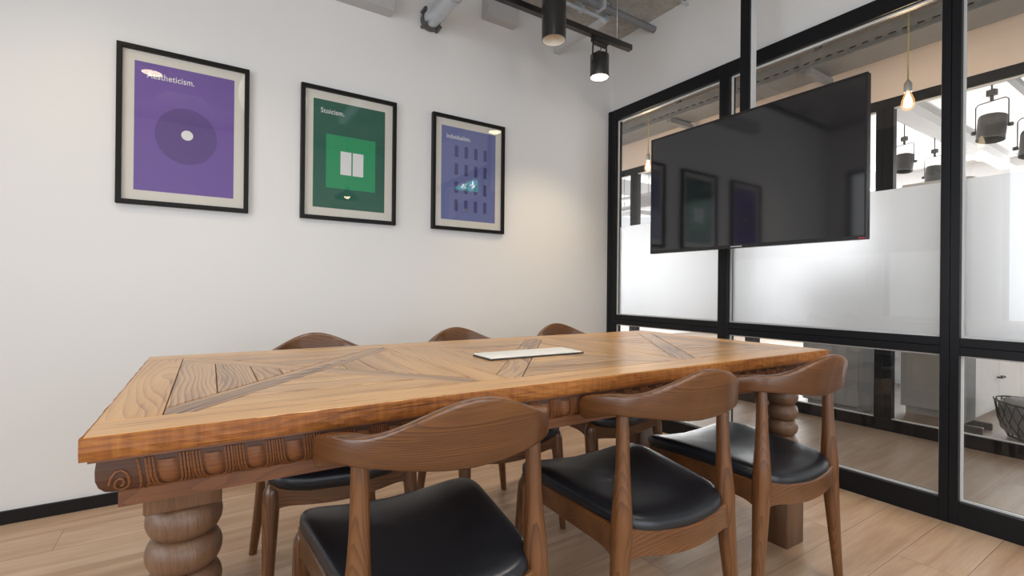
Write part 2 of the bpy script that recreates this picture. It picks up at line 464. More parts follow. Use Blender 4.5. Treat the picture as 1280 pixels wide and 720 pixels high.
def lathe(bm, prof, seg=28, center=(0, 0), cap=True, mi=0, axis='Z', org=(0, 0, 0)):
    rings = []
    for r_, z in prof:
        ring = []
        for k in range(seg):
            a = 2 * pi * k / seg
            if axis == 'Z': p = (center[0] + r_ * cos(a), center[1] + r_ * sin(a), z)
            elif axis == 'Y': p = (org[0] + r_ * cos(a), org[1] + z, org[2] + r_ * sin(a))
            else: p = (org[0] + z, org[1] + r_ * cos(a), org[2] + r_ * sin(a))
            ring.append(bm.verts.new(p))
        rings.append(ring)
    for a, b in zip(rings, rings[1:]):
        for k in range(seg):
            f = bm.faces.new((a[k], a[(k + 1) % seg], b[(k + 1) % seg], b[k])); f.material_index = mi
    if cap:
        for r_ in (rings[0], rings[-1]):
            f = bm.faces.new(r_); f.material_index = mi
    return bm


def sections(bm, secs, closed_ends=True, mi=0):
    rings = [[bm.verts.new(p) for p in s] for s in secs]
    n = len(rings[0])
    for a, b in zip(rings, rings[1:]):
        for k in range(n):
            f = bm.faces.new((a[k], a[(k + 1) % n], b[(k + 1) % n], b[k])); f.material_index = mi
    if closed_ends:
        bm.faces.new(rings[0]); bm.faces.new(rings[-1])
    return bm


def catmull(pts, n):
    pts = [Vector(p) for p in pts]
    out = []
    P = [2 * pts[0] - pts[1]] + pts + [2 * pts[-1] - pts[-2]]
    for i in range(1, len(P) - 2):
        for k in range(n):
            t = k / n
            a, b, c, d = P[i - 1], P[i], P[i + 1], P[i + 2]
            out.append(0.5 * ((2 * b) + (c - a) * t + (2 * a - 5 * b + 4 * c - d) * t * t + (3 * b - a - 3 * c + d) * t ** 3))
    out.append(pts[-1])
    return out


def smooth01(x):
    x = max(0.0, min(1.0, x)); return x * x * (3 - 2 * x)


# ------------------------------------------------------------------ the room
CEIL = 2.98
XL, YB = -4.6, -4.4            # inner faces of the unseen left and back walls
struct(box('floor', (XL - 0.2, -6.2, -0.08), (0.04, 0.2, 0.0), M['floor']))
struct(box('floor_corridor', (0.04, -6.2, -0.08), (8.2, 4.6, 0.0), M['floor_dimmed']))
struct(box('ceiling', (XL - 0.2, YB - 0.2, CEIL), (0.1, 0.15, CEIL + 0.15), M['concrete']))
struct(box('wall_back', (XL - 0.1, 0.0, 0.0), (0.04, 0.12, CEIL), M['wall']))
bm = bmesh.new()
abox(bm, (0.03, YB, 2.42), (0.11, 0.0, CEIL))
struct(link('wall_right', bm, M['wall']))
# wall with the window behind the camera
bm = bmesh.new()
abox(bm, (XL - 0.1, YB - 0.12, 0), (-4.1, YB, CEIL)); abox(bm, (-0.7, YB - 0.12, 0), (0.1, YB, CEIL))
abox(bm, (-4.1, YB - 0.12, 0), (-0.7, YB, 0.35)); abox(bm, (-4.1, YB - 0.12, 2.02), (-0.7, YB, CEIL))
struct(link('wall_front', bm, M['wall']))
bm = bmesh.new()
abox(bm, (XL - 0.12, -4.4, 0), (XL, -3.9, CEIL)); abox(bm, (XL - 0.12, -1.3, 0), (XL, -1.05, CEIL)); abox(bm, (XL - 0.12, -0.2, 0), (XL, 0.12, CEIL))
for y0_, y1_ in ((-3.9, -1.3), (-1.05, -0.2)):
    abox(bm, (XL - 0.12, y0_, 0), (XL, y1_, 0.55)); abox(bm, (XL - 0.12, y0_, 2.45), (XL, y1_, CEIL))
struct(link('wall_left', bm, M['wall']))
struct(box('baseboard_back', (XL, -0.014, 0.0), (0.0, 0.0, 0.055), M['black'], bev=0.002))
# mullions of the window behind the camera
bm = bmesh.new()
for x in (-4.1, -2.98, -1.86, -0.74): abox(bm, (x, YB - 0.09, 0.35), (x + 0.045, YB - 0.03, 2.02))
for z in (0.35, 1.975): abox(bm, (-4.1, YB - 0.09, z), (-0.7, YB - 0.03, z + 0.045))
struct(link('window_7', bm, M['frame']))
bm = bmesh.new()
for y in (-3.9, -2.62, -1.345, -1.05, -0.245): abox(bm, (XL - 0.09, y, 0.55), (XL - 0.03, y + 0.045, 2.45))
for z in (0.55, 2.405): abox(bm, (XL - 0.09, -3.9, z), (XL - 0.03, -1.3, z + 0.045)); abox(bm, (XL - 0.09, -1.05, z), (XL - 0.03, -0.2, z + 0.045))
struct(link('window_8', bm, M['frame']))

# ---- black steel glass partition (face at x = 0)
D0, D1 = 0.0, 0.075
tn = [0]


def trim(lo, hi, bev=0.0015):
    tn[0] += 1
    return struct(box('trim_%d' % tn[0], lo, hi, M['frame'], bev=bev))


GX = 0.045
bays = [(-0.079, -0.983), (-1.049, -2.0715), (-2.137, -3.16), (-3.226, -4.25)]
trim((D0 - 0.004, -0.030, 0.0), (D1, 0.0, 2.42))
trim((D0, -0.079, 0.0), (D1, -0.0315, 2.42))
for (a, b), (c, d_) in zip(bays, bays[1:]):
    mid = (b + c) / 2
    trim((D0, mid + 0.0008, 0.0), (D1, b, 2.42)); trim((D0, c, 0.0), (D1, mid - 0.0008, 2.42))
trim((D0, YB, 0.0), (D1, -4.25, 2.42))
for a, b in bays:
    trim((D0 + 0.0006, b, 0.0), (D1, a, 0.100)); trim((D0 + 0.0006, b, 0.730), (D1, a, 0.7668)); trim((D0 + 0.0006, b, 0.7682), (D1, a, 0.805))
    trim((D0 + 0.0006, b, 2.335), (D1, a, 2.42))


def bead(y0, y1, z0, z1, parent, w=0.008):
    bm = bmesh.new()
    for q in (((0.028, y1, z0), (0.040, y0, z0 + w)), ((0.028, y1, z1 - w), (0.040, y0, z1)),
              ((0.028, y1, z0 + w), (0.040, y1 + w, z1 - w)), ((0.028, y0 - w, z0 + w), (0.040, y0, z1 - w))):
        abox(bm, *q)
    return link('glazing_bead', bm, M['bead'], parent)


wn = [0]
for i, (a, b) in enumerate(bays):
    for z0, z1 in ((0.100, 0.730), (0.805, 2.335)):
        wn[0] += 1
        if wn[0] in (7, 8): wn[0] += 2
        w = struct(box('window_%d' % wn[0], (GX, b, z0), (GX + 0.008, a, z1), M['glass']))
        bead(a, b, z0, z1, w)
        if z0 > 0.5:
            f = box('frosted_film', (GX + 0.0085, b + 0.004, z0 + 0.002), (GX + 0.0095, a - 0.004, 1.497), M['frost'], w)

# ---- the corridor and the second partition (face at x = 1.42)
X2 = 1.42
struct(box('ceiling_corridor', (0.1, -6.0, 2.98), (1.42, 4.5, 3.1), M['concrete']))
bm = bmesh.new(); abox(bm, (X2, -6.0, 2.40), (X2 + 0.09, 4.5, 2.98))
struct(link('wall_corridor', bm, M['peach']))
bm = bmesh.new(); abox(bm, (0.04, 0.0, 0.0), (0.10, 4.5, 2.98))
struct(link('wall_corridor_side', bm, M['wall2']))
ms = [3.5, 2.2, 1.05, -0.36, -1.36, -2.62, -3.9, -5.2]
trim((X2, -6, 0), (X2 + 0.06, 4.5, 0.085)); trim((X2, -6, 2.33), (X2 + 0.07, 4.5, 2.40))
for y in ms:
    trim((X2 + 0.001, y - 0.054, 0.085), (X2 + 0.06, y - 0.002, 2.33)); trim((X2 + 0.001, y + 0.002, 0.085), (X2 + 0.06, y + 0.054, 2.33))
for k, (a, b) in enumerate(zip(ms, ms[1:])):
    w = struct(box('window_%d' % (11 + k), (X2 + 0.026, b + 0.054, 0.085), (X2 + 0.034, a - 0.054, 2.33), M['glass']))
    bm = bmesh.new()
    abox(bm, (X2 + 0.012, b + 0.054, 2.318), (X2 + 0.024, a - 0.054, 2.329)); abox(bm, (X2 + 0.012, b + 0.054, 0.086), (X2 + 0.024, a - 0.054, 0.094))
    link('glazing_bead', bm, M['bead'], w)

# ---- the office beyond
struct(box('ceiling_office', (1.51, -6.0, 3.15), (8.2, 4.5, 3.3), M['office_white']))
bm = bmesh.new()
abox(bm, (8.0, -6.0, 0), (8.15, 4.5, 0.5)); abox(bm, (8.0, -6.0, 2.85), (8.15, 4.5, 3.15))
for y in (-6.0, -4.2, -2.4, -0.6, 1.2, 3.0): abox(bm, (8.0, y, 0.5), (8.15, y + 0.35, 2.85))
struct(link('wall_office', bm, M['office_white']))
bm = bmesh.new(); abox(bm, (1.5, -6.15, 0), (8.15, -6.0, 3.15)); struct(link('wall_office_side', bm, M['office_white']))
bm = bmesh.new()
abox(bm, (1.5, 4.5, 0), (2.0, 4.65, 3.15)); abox(bm, (6.4, 4.5, 0), (8.15, 4.65, 3.15)); abox(bm, (2.0, 4.5, 0), (6.4, 4.65, 0.45)); abox(bm, (2.0, 4.5, 2.75), (6.4, 4.65, 3.15))
struct(link('wall_office_end', bm, M['office_white']))

# ------------------------------------------------------------------ dining / meeting table
TW, TL, TH, TOP = 0.985, 2.25, 0.037, 0.77
TX, TY, TR = -1.76, -1.402, radians(-0.8)
table = empty('meeting_table', (TX, TY, 0), TR)
tag(table, 'long reclaimed wood table with inlaid top and turned legs in the middle of the room', 'table')


def clip(poly, nx, ny, c):
    out = []
    for i in range(len(poly)):
        p, q = poly[i], poly[(i + 1) % len(poly)]
        dp, dq = nx * p[0] + ny * p[1] - c, nx * q[0] + ny * q[1] - c
        if dp <= 0: out.append(p)
        if dp * dq < 0:
            t = dp / (dp - dq); out.append((p[0] + t * (q[0] - p[0]), p[1] + t * (q[1] - p[1])))
    return out


def inset(poly, d):
    n = len(poly); cx = sum(p[0] for p in poly) / n; cy = sum(p[1] for p in poly) / n
    res = poly
    for i in range(n):
        p, q = poly[i], poly[(i + 1) % n]
        ex, ey = q[0] - p[0], q[1] - p[1]; l = math.hypot(ex, ey)
        if l < 1e-6: continue
        nx, ny = ey / l, -ex / l
        if nx * (cx - p[0]) + ny * (cy - p[1]) > 0: nx, ny = -nx, -ny
        res = clip(res, nx, ny, nx * p[0] + ny * p[1] - d)
        if len(res) < 3: return []
    return res


tb = bmesh.new()
gl = tb.verts.layers.float_vector.new('grain'); tl_ = tb.verts.layers.float.new('tone')
rt = random.Random(21)


def piece(poly, ang, tone, gap=0.0011, dz=None, z0=None):
    poly = inset(poly, gap)
    if len(poly) < 3: return
    dz = rt.uniform(-0.0005, 0.0003) if dz is None else dz
    top = inset(poly, 0.0011)
    if len(top) != len(poly): top = poly
    z0 = TOP - 0.010 if z0 is None else z0
    off = (rt.uniform(0, 20), rt.uniform(0, 20), rt.uniform(0, 20))
    ca, sa = cos(ang), sin(ang)
    tone = tone + (rt.uniform(-0.34, 0.34) if tone > 0.3 else 0)

    def mk(p, z):
        v = tb.verts.new((p[0], p[1], z))
        v[gl] = (p[0] * ca + p[1] * sa + off[0], -p[0] * sa + p[1] * ca + off[1], z + off[2]); v[tl_] = max(0, min(1, tone))
        return v
    r0 = [mk(p, z0) for p in poly]; r1 = [mk(p, TOP - 0.0010 + dz) for p in poly]; r2 = [mk(p, TOP + dz) for p in top]
    n = len(poly)
    for a, b in ((r0, r1), (r1, r2)):
        for k in range(n): tb.faces.new((a[k], a[(k + 1) % n], b[(k + 1) % n], b[k]))
    tb.faces.new(r2); tb.faces.new(list(reversed(r0)))


HL, HW, IL, IW = TL / 2, TW / 2, 1.030, 0.388
# border planks
piece([(-HL + .003, -HW + .003), (HL - .003, -HW + .003), (HL - .003, -IW), (-HL + .003, -IW)], 0, 0.06, dz=0)
piece([(-HL + .003, IW), (HL - .003, IW), (HL - .003, HW - .003), (-HL + .003, HW - .003)], 0, 0.10, dz=0)
piece([(-HL + .003, -IW), (-IL, -IW), (-IL, IW), (-HL + .003, IW)], pi / 2, 0.10, dz=0)
piece([(IL, -IW), (HL - .003, -IW), (HL - .003, IW), (IL, IW)], pi / 2, 0.08, dz=0)
# three panels of crossed bands with planked triangles, divided by two cross planks
SX0, SX1 = 0.312, 0.392
for s in (-1, 1):
    a, b = sorted((s * SX0, s * SX1))
    piece([(a, -IW), (b, -IW), (b, IW), (a, IW)], pi / 2, 0.45)
BW = 0.036
for pc, ph in ((-(IL + SX1) / 2, (IL - SX1) / 2), (0.0, SX0), ((IL + SX1) / 2, (IL - SX1) / 2)):
    R0 = [(pc - ph, -IW), (pc + ph, -IW), (pc + ph, IW), (pc - ph, IW)]
    l = math.hypot(ph, IW)
    n1 = (-IW / l, ph / l); n2 = (IW / l, ph / l)          # normals of the two diagonals
    c1 = n1[0] * pc; c2 = n2[0] * pc

    def between(poly, n, c, lo, hi):
        poly = clip(poly, n[0], n[1], c + hi) if hi is not None else poly
        return clip(poly, -n[0], -n[1], -(c + lo)) if (lo is not None and len(poly) > 2) else poly
    a1 = math.atan2(IW, ph)
    piece(between(R0, n1, c1, -BW, BW), a1, 0.85)
    for lo, hi in ((None, -BW), (BW, None)):
        piece(between(between(R0, n2, c2, -BW, BW), n1, c1, lo, hi), -a1, 0.9 if lo is None else 0.75)
    for l1, h1 in ((None, -BW), (BW, None)):
        for l2, h2 in ((None, -BW), (BW, None)):
            tri = between(between(R0, n1, c1, l1, h1), n2, c2, l2, h2)
            if len(tri) < 3: continue
            mx = sum(p[0] for p in tri) / len(tri) - pc; my = sum(p[1] for p in tri) / len(tri)
            if abs(my) / IW > abs(mx) / ph:                    # planks run along the table
                cuts = [0.0, 0.10, 0.19, 0.27, 0.40]
                for y0, y1 in zip(cuts, cuts[1:]):
                    sg = -1 if my < 0 else 1
                    lo_, hi_ = sorted((sg * (IW - y0), sg * (IW - y1)))
                    q = between(tri, (0, 1), 0, lo_, hi_)
                    if len(q) > 2: piece(q, 0, 0.52)
            else:
                cuts = [0.0, 0.085, 0.17, 0.235, 0.34]
                for x0, x1 in zip(cuts, cuts[1:]):
                    sg = -1 if mx < 0 else 1
                    lo_, hi_ = sorted((pc + sg * (ph - x0), pc + sg * (ph - x1)))
                    q = between(tri, (1, 0), 0, lo_, hi_)
                    if len(q) > 2: piece(q, pi / 2, 0.62)
top = link('tabletop', tb, M['tabletop'], table)
# slab body with a rough-sawn, slightly waney edge
bm = bmesh.new()
rg = random.Random(5)
outline = []
for x in [(-HL + i * TL / 110) for i in range(110)]: outline.append((x, -HW, 0, -1))
for y in [(-HW + i * TW / 48) for i in range(48)]: outline.append((HL, y, 1, 0))
for x in [(HL - i * TL / 110) for i in range(110)]: outline.append((x, HW, 0, 1))
for y in [(HW - i * TW / 48) for i in range(48)]: outline.append((-HL, y, -1, 0))
levels = [(TOP - 0.0004, -0.0035), (TOP - 0.003, -0.0005), (TOP - 0.012, 0.0), (TOP - 0.022, 0.0006), (TOP - 0.031, -0.0005), (TOP - TH, -0.003)]
rings = []
wan = [rg.uniform(-0.0022, 0.0012) for _ in outline]
wan = [(wan[i - 1] + 2 * wan[i] + wan[(i + 1) % len(wan)]) / 4 for i in range(len(wan))]
for z, d in levels:
    rings.append([bm.verts.new((x + nx * (d + wan[i] + rg.uniform(-.0010, .0010)), y + ny * (d + wan[i] + rg.uniform(-.0010, .0010)), z + rg.uniform(-.0004, .0004) * (z < TOP - .002)))
                  for i, (x, y, nx, ny) in enumerate(outline)])
n = len(outline)
for a, b in zip(rings, rings[1:]):
    for k in range(n): bm.faces.new((a[k], a[(k + 1) % n], b[(k + 1) % n], b[k]))
bm.faces.new(rings[-1])
ctop = [bm.verts.new((v.co.x * 0.995, v.co.y * 0.99, TOP - 0.006)) for v in rings[0]]
for k in range(n): bm.faces.new((rings[0][k], rings[0][(k + 1) % n], ctop[(k + 1) % n], ctop[k]))
bm.faces.new(ctop)
slab = link('edge_slab', bm, M['tableedge'], table)
slab['label'] = 'rough sawn orange brown edge of the table top'
grain(slab, 'X', (3, 1, 2))

# apron: ovolo moulding with carved lobes above a plain fascia
ZA = TOP - TH
prof = [(0.009, ZA), (0.009, ZA - 0.005), (0.018, ZA - 0.007), (0.0165, ZA - 0.021), (0.0170, ZA - 0.036), (0.0205, ZA - 0.048),
        (0.027, ZA - 0.057), (0.035, ZA - 0.0620), (0.041, ZA - 0.0635), (0.042, ZA - 0.066), (0.042, ZA - 0.091), (0.085, ZA - 0.091), (0.085, ZA)]
bm = bmesh.new()
rings = []
for i_, z in prof:
    a, b = HL - i_, HW - i_
    rings.append([bm.verts.new(p) for p in ((-a, -b, z), (a, -b, z), (a, b, z), (-a, b, z))])
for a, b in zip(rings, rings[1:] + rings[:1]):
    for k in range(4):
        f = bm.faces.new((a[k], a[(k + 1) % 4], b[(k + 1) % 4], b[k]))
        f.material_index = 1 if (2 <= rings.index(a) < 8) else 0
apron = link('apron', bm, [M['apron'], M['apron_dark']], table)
grain(apron, 'X', (1, 2, 3))


def ov(v):
    """v 0..1 down the ovolo: (inset from edge, z, outward normal tilt)"""
    pts = prof[2:9]
    f = v * (len(pts) - 1); i = min(int(f), len(pts) - 2); t = f - i
    return pts[i][0] + t * (pts[i + 1][0] - pts[i][0]), pts[i][1] + t * (pts[i + 1][1] - pts[i][1])


def carve(side):
    """leaf lobes ringed by double ridges, one per 62 mm, on the ovolo of one side"""
    bm = bmesh.new()
    half = HL if side in ('near', 'far') else HW
    pitch = 0.0635; cnt = int((2 * half - 0.11) / pitch); start = -(cnt - 1) * pitch / 2

    def put(u, v, lift):
        ins, z = ov(max(0, min(1, v)))
        d = -ins + lift
        zz = z - lift * 0.55 * max(0, v - 0.35)
        if side == 'near': return Vector((u, -(HW + d), zz))
        if side == 'far': return Vector((-u, HW + d, zz))
        if side == 'right': return Vector((HL + d, u, zz))
        return Vector((-(HL + d), -u, zz))
    for c in range(cnt):
        u0 = start + c * pitch
        # lobe
        gridv = []
        for i in range(7):
            v = 0.10 + 0.62 * i / 6
            wv = 0.0135 * math.sqrt(max(0.0, 1 - ((v - 0.30) / 0.44) ** 2)) if v > 0.30 else 0.0135
            row = []
            for j in range(7):
                s = -1 + 2 * j / 6
                lift = 0.0050 * math.sqrt(max(0, 1 - s * s)) * (1 - max(0, (v - 0.45) / 0.3) ** 2 if v > .45 else 1) + 0.0002
                row.append(bm.verts.new(put(u0 + s * wv + 0.010 * (v - 0.3), v, lift)))
            gridv.append(row)
        for i in range(6):
            for j in range(6): bm.faces.new((gridv[i][j], gridv[i][j + 1], gridv[i + 1][j + 1], gridv[i + 1][j]))
        # ridges around it: U-shaped
        for w_, depth, rr in ((0.0180, 0.83, 0.0020), (0.0228, 0.92, 0.0020), (0.0276, 1.0, 0.0020)):
            pts = []
            for k in range(19):
                s = -1 + 2 * k / 18
                a = s * pi / 2
                if abs(s) > 0.55:
                    e = (abs(s) - 0.55) / 0.45
                    v = 0.42 * (1 - e) + 0.02 * e; uu = math.copysign(w_, s)
                else:
                    aa = s / 0.55 * pi / 2
                    v = 0.42 + (depth - 0.42) * cos(aa); uu = w_ * sin(aa)
                pts.append(put(u0 + uu + 0.010 * (v - 0.3), v, 0.0014))
            tube(bm, pts, rr, 6)
        # dart between lobes
        pts = [put(u0 + pitch / 2 + 0.010 * (v - 0.3), v, 0.001) for v in (0.03, 0.3, 0.6, 0.85)]
        tube(bm, pts, [0.0024, 0.0022, 0.0016, 0.0008], 6)
    for e in (-1, 1):
        ue = e * (half - 0.048)
        sp_ = []
        for k in range(22):
            a = k / 21 * 3.6 * pi; rr = 0.0145 * (1 - k / 24)
            sp_.append(put(ue + e * rr * cos(a), 0.46 - rr * sin(a) / 0.0145 * 0.30, 0.0012))
        tube(bm, sp_, 0.0021, 6)
        for q in (0.0, 0.010):
            tube(bm, [put(ue - e * (0.020 + q + 0.006 * sin(pi * v)), v, 0.0012) for v in (0.02, 0.2, 0.4, 0.6, 0.8, 0.98)], 0.0022, 6)
    o = link('carved_moulding', bm, M['apron'], apron, smooth=50)
    grain(o, 'X', (4, 2, 7))
    return o


for s_ in ('near', 'far', 'left', 'right'): carve(s_)
# corner leaves of the carving are plain blocks on the moulding

LEGX, LEGY, LS = HL - 0.129, HW - 0.117, 0.057


def leg_mesh():
    bm = bmesh.new()
    abox(bm, (-LS, -LS, 0.611), (LS, LS, ZA), 0.003)
    abox(bm, (-0.060, -0.060, 0.0), (0.060, 0.060, 0.3085), 0.004)
    prof_ = []
    zs = [0.611 - k * 0.0605 for k in range(6)]
    for z1, z0 in zip(zs, zs[1:]):
        for k in range(9):
            t = k / 8
            zc = z1 + (z0 - z1) * t
            prof_.append((0.0445 + 0.0155 * math.sin(pi * t) ** 0.62, zc))
    prof_[0] = (0.046, 0.6115)
    prof_[-1] = (0.046, 0.3080)
    lathe(bm, prof_, 40)
    return bm


first = None
for sx, sy in ((-1, -1), (1, -1), (1, 1), (-1, 1)):
    o = link('leg', leg_mesh(), M['tableleg'], table, smooth=50, loc=(sx * LEGX, sy * LEGY, 0))
    grain(o, 'Z')

# ------------------------------------------------------------------ chairs
def chair_rail():
    """curved backrest that wraps forward into two short arms"""
    half = catmull([(0, -0.303), (0.070, -0.298), (0.132, -0.275), (0.182, -0.230), (0.213, -0.172), (0.232, -0.108)], 10)
    right = [Vector((p.x, p.y, 0)) for p in half]
    path = [Vector((-p.x, p.y, 0)) for p in reversed(right[1:])] + right
    cum = [0]
    for a, b in zip(path, path[1:]): cum.append(cum[-1] + (b - a).length)
    tot = cum[-1]; bm = bmesh.new(); secs = []; gr = []
    n = 18
    for i, p in enumerate(path):
        s = abs(cum[i] - tot / 2) / (tot / 2)
        t = (path[min(i + 1, len(path) - 1)] - path[max(i - 1, 0)]).normalized()
        nrm = Vector((t.y, -t.x, 0))                                  # outward (away from sitter)
        hump = 0.5 + 0.5 * cos(pi * min(1, s / 0.66))
        zt = 0.745 + 0.065 * hump - 0.015 * smooth01((s - 0.66) / 0.34)
        zb = 0.680 + 0.016 * smooth01(s / 0.55) - 0.026 * smooth01((s - 0.66) / 0.34)
        th = 0.0105 + 0.0085 * smooth01((s - 0.15) / 0.6)
        lean = 0.016 * hump
        endd = (tot / 2) * (1 - s)
        k = math.sqrt(max(0.02, 1 - (1 - min(1, endd / 0.030)) ** 2)) if endd < 0.030 else 1
        zc, h = (zt + zb) / 2, (zt - zb) / 2
        sec = []
        for j in range(n):
            a = 2 * pi * j / n
            ca, sa = cos(a), sin(a)
            ex = 0.26
            dx = math.copysign(abs(ca) ** ex, ca) * th * (0.6 + 0.4 * k)
            dz = math.copysign(abs(sa) ** ex, sa) * h * k
            q = p + nrm * (dx + lean * (dz / h)); z = zc + dz
            sec.append((q.x, q.y, z)); gr.append((cum[i], z * 1.0, dx))
        secs.append(sec)
    sections(bm, secs)
    o = link('backrest', bm, M['chairwood'], smooth=50)
    grain(o, bend=gr, off=(2.3, 4.1, 0.7))
    return o


def leg_obj(pts, rads, off):
    bm = bmesh.new()
    c = catmull([(*p, r_) [:3] for p, r_ in zip(pts, rads)], 6)
    rr = catmull([(r_, 0, 0) for r_ in rads], 6)
    tube(bm, c, [q.x for q in rr], 18)
    o = link('leg', bm, M['chairwood'], smooth=60)
    grain(o, 'Z', off)
    return o


def saddle(x, y):
    return 0.433 + 0.036 * (abs(x) / 0.24) ** 2 - 0.010 * smooth01((y - 0.08) / 0.17)


def seat_obj():
    bm = bmesh.new()
    # rounded trapezoid outline
    def half_w(y): return 0.186 + (y + 0.235) / 0.485 * 0.056
    N_ = 72; out = []
    for k in range(N_):
        a = 2 * pi * k / N_
        ca, sa = cos(a), sin(a)
        e = 0.30
        ux = math.copysign(abs(ca) ** e, ca); uy = math.copysign(abs(sa) ** e, sa)
        y = uy * 0.2425 + 0.0075
        bow = -0.018 * (1 - ux * ux) if uy < -0.3 else 0.010 * (1 - ux * ux) * max(0, uy)
        out.append((ux * half_w(y), y + bow))
    rings = []
    lay = [(0.90, -0.052), (0.965, -0.050), (0.995, -0.040), (1.0, -0.028), (0.992, -0.014), (0.970, -0.005), (0.935, 0.0), (0.86, 0.0045), (0.72, 0.008), (0.5, 0.010), (0.25, 0.0105)]
    for k, dz in lay:
        rings.append([bm.verts.new((x * k, y * k, saddle(x * k, y * k) + dz)) for x, y in out])
    for a, b in zip(rings, rings[1:]):
        for i in range(N_): bm.faces.new((a[i], a[(i + 1) % N_], b[(i + 1) % N_], b[i]))
    cv = bm.verts.new((0, 0, saddle(0, 0) + 0.0105))
    for i in range(N_): bm.faces.new((rings[-1][i], rings[-1][(i + 1) % N_], cv))
    bm.faces.new(rings[0])
    return link('seat', bm, M['leather'], smooth=180)


def rail_sweep(bm, pts, top, bot, th, n=14, flare=0.028):
    """rail that deepens into the legs at both ends"""
    P = catmull(pts, n)
    secs = []
    for i, p in enumerate(P):
        t = i / (len(P) - 1)
        d = (P[min(i + 1, len(P) - 1)] - P[max(i - 1, 0)]).normalized(); nr = Vector((d.y, -d.x, 0))
        ed = min(t, 1 - t)
        fl = flare * math.exp(-(ed / 0.055) ** 1.2)
        tz, bz = top(p.x, p.y), bot(p.x, p.y) - fl
        secs.append([(p.x - nr.x * th, p.y - nr.y * th, bz + .004), (p.x - nr.x * (th - .004), p.y - nr.y * (th - .004), bz), (p.x + nr.x * (th - .004), p.y + nr.y * (th - .004), bz), (p.x + nr.x * th, p.y + nr.y * th, bz + .004),
                     (p.x + nr.x * th, p.y + nr.y * th, tz - .004), (p.x + nr.x * (th - .004), p.y + nr.y * (th - .004), tz), (p.x - nr.x * (th - .004), p.y - nr.y * (th - .004), tz), (p.x - nr.x * th, p.y - nr.y * th, tz - .004)])
    sections(bm, secs)


def make_chair():
    root = empty('elbow_chair')
    parts = [chair_rail(), seat_obj()]
    bm = bmesh.new()
    tp = lambda x, y: saddle(x, y) - 0.034
    bt = lambda x, y: saddle(x, y) - 0.092
    rail_sweep(bm, [(-0.185, -0.218, 0), (-0.09, -0.238, 0), (0.0, -0.245, 0), (0.09, -0.238, 0), (0.185, -0.218, 0)], lambda x, y: tp(x, y) + 0.004, bt, 0.014)
    rail_sweep(bm, [(-0.214, 0.208, 0), (0.0, 0.215, 0), (0.214, 0.208, 0)], lambda x, y: tp(x, y) - 0.004, lambda x, y: bt(x, y) - 0.012, 0.014, flare=0.022)
    for s in (-1, 1):
        rail_sweep(bm, [(s * 0.187, -0.212, 0), (s * 0.202, 0.0, 0), (s * 0.217, 0.206, 0)], lambda x, y: tp(x, y) - 0.002, lambda x, y: bt(x, y) - 0.008, 0.013)
    fr = link('seat_frame', bm, M['chairwood'], smooth=40)
    grain(fr, 'X', (5, 5, 1))
    parts.append(fr)
    for s in (-1, 1):
        parts.append(leg_obj([(s * .228, -.226, 0), (s * .205, -.220, .20), (s * .188, -.215, .37), (s * .185, -.214, .44), (s * .181, -.211, .56), (s * .180, -.207, .705)],
                             [.0135, .0195, .0255, .0262, .0185, .0155], (s + 2, 3, 1)))
        parts.append(leg_obj([(s * .232, .235, 0), (s * .224, .222, .20), (s * .218, .208, .34), (s * .216, .205, .385), (s * .215, .204, .408)], [.0125, .0190, .0240, .0225, .0120], (s + 6, 1, 4)))
    for p in parts: p.parent = root
    return root


def copy_tree(o, parent=None):
    c = o.copy(); COL.objects.link(c)
    if parent: c.parent = parent
    for ch in [x for x in o.children]: copy_tree(ch, c)
    return c


proto = make_chair()
G = 'elbow chairs around the table'
chairs = [
    (-2.315, -1.780, -2.5, 'brown wooden elbow chair with black seat, nearest the camera on the near side'),
    (-1.672, -1.796, -5, 'middle of the three brown elbow chairs along the near side of the table'),
    (-1.104, -1.815, -4, 'near-side brown elbow chair closest to the black glass partition'),
    (-2.340, -1.022, 180, 'elbow chair on the white wall side, its back under the green picture'),
    (-1.690, -1.022, 180, 'middle of the three elbow chairs on the white wall side of the table'),
    (-1.070, -1.024, 180, 'elbow chair on the white wall side nearest the black glass partition'),
]
for i, (x, y, a, lab) in enumerate(chairs):
    c = proto if i == 0 else copy_tree(proto)
    c.location = (x, y, 0); c.rotation_euler = (0, 0, radians(a))
    tag(c, lab, 'chair', G)

# ------------------------------------------------------------------ plate on the table
pl = empty('cable_plate', (-1.772, -1.452, TOP + 0.0006), radians(-1.5))
tag(pl, 'thin off-white rectangular plate lying flat on the middle of the table', 'plate')
box('base', (-0.192, -0.062, 0.0), (0.192, 0.062, 0.004), M['plate_dark'], pl, bev=0.001)
box('cover', (-0.190, -0.026, 0.004), (0.183, 0.060, 0.010), M['plate'], pl, bev=0.0015)
box('cover_strip', (-0.190, -0.060, 0.004), (0.183, -0.031, 0.009), M['plate'], pl, bev=0.0015)

# ------------------------------------------------------------------ pictures
def text_mesh(body, size, width, name, mat, parent, loc):
    cu = bpy.data.curves.new('tmp', 'FONT'); cu.body = body; cu.size = size; cu.extrude = 0.0001
    cu.space_character = 1.04; cu.resolution_u = 3; cu.offset = size * 0.010
    t = bpy.data.objects.new('tmp', cu); COL.objects.link(t)
    dg = bpy.context.evaluated_depsgraph_get()
    me = bpy.data.meshes.new_from_object(t.evaluated_get(dg))
    bpy.data.objects.remove(t); bpy.data.curves.remove(cu)
    me.name = name
    me.materials.clear(); me.materials.append(mat)
    o = bpy.data.objects.new(name, me); COL.objects.link(o)
    xs = [v.co.x for v in me.vertices]; k = width / (max(xs) - min(xs))
    for v in me.vertices: v.co.x = (v.co.x - min(xs)) * k
    o.parent = parent; o.location = loc; o.rotation_euler = (pi / 2, 0, 0)
    return o


PW, PH, PZ = 0.530, 0.7326, 1.374


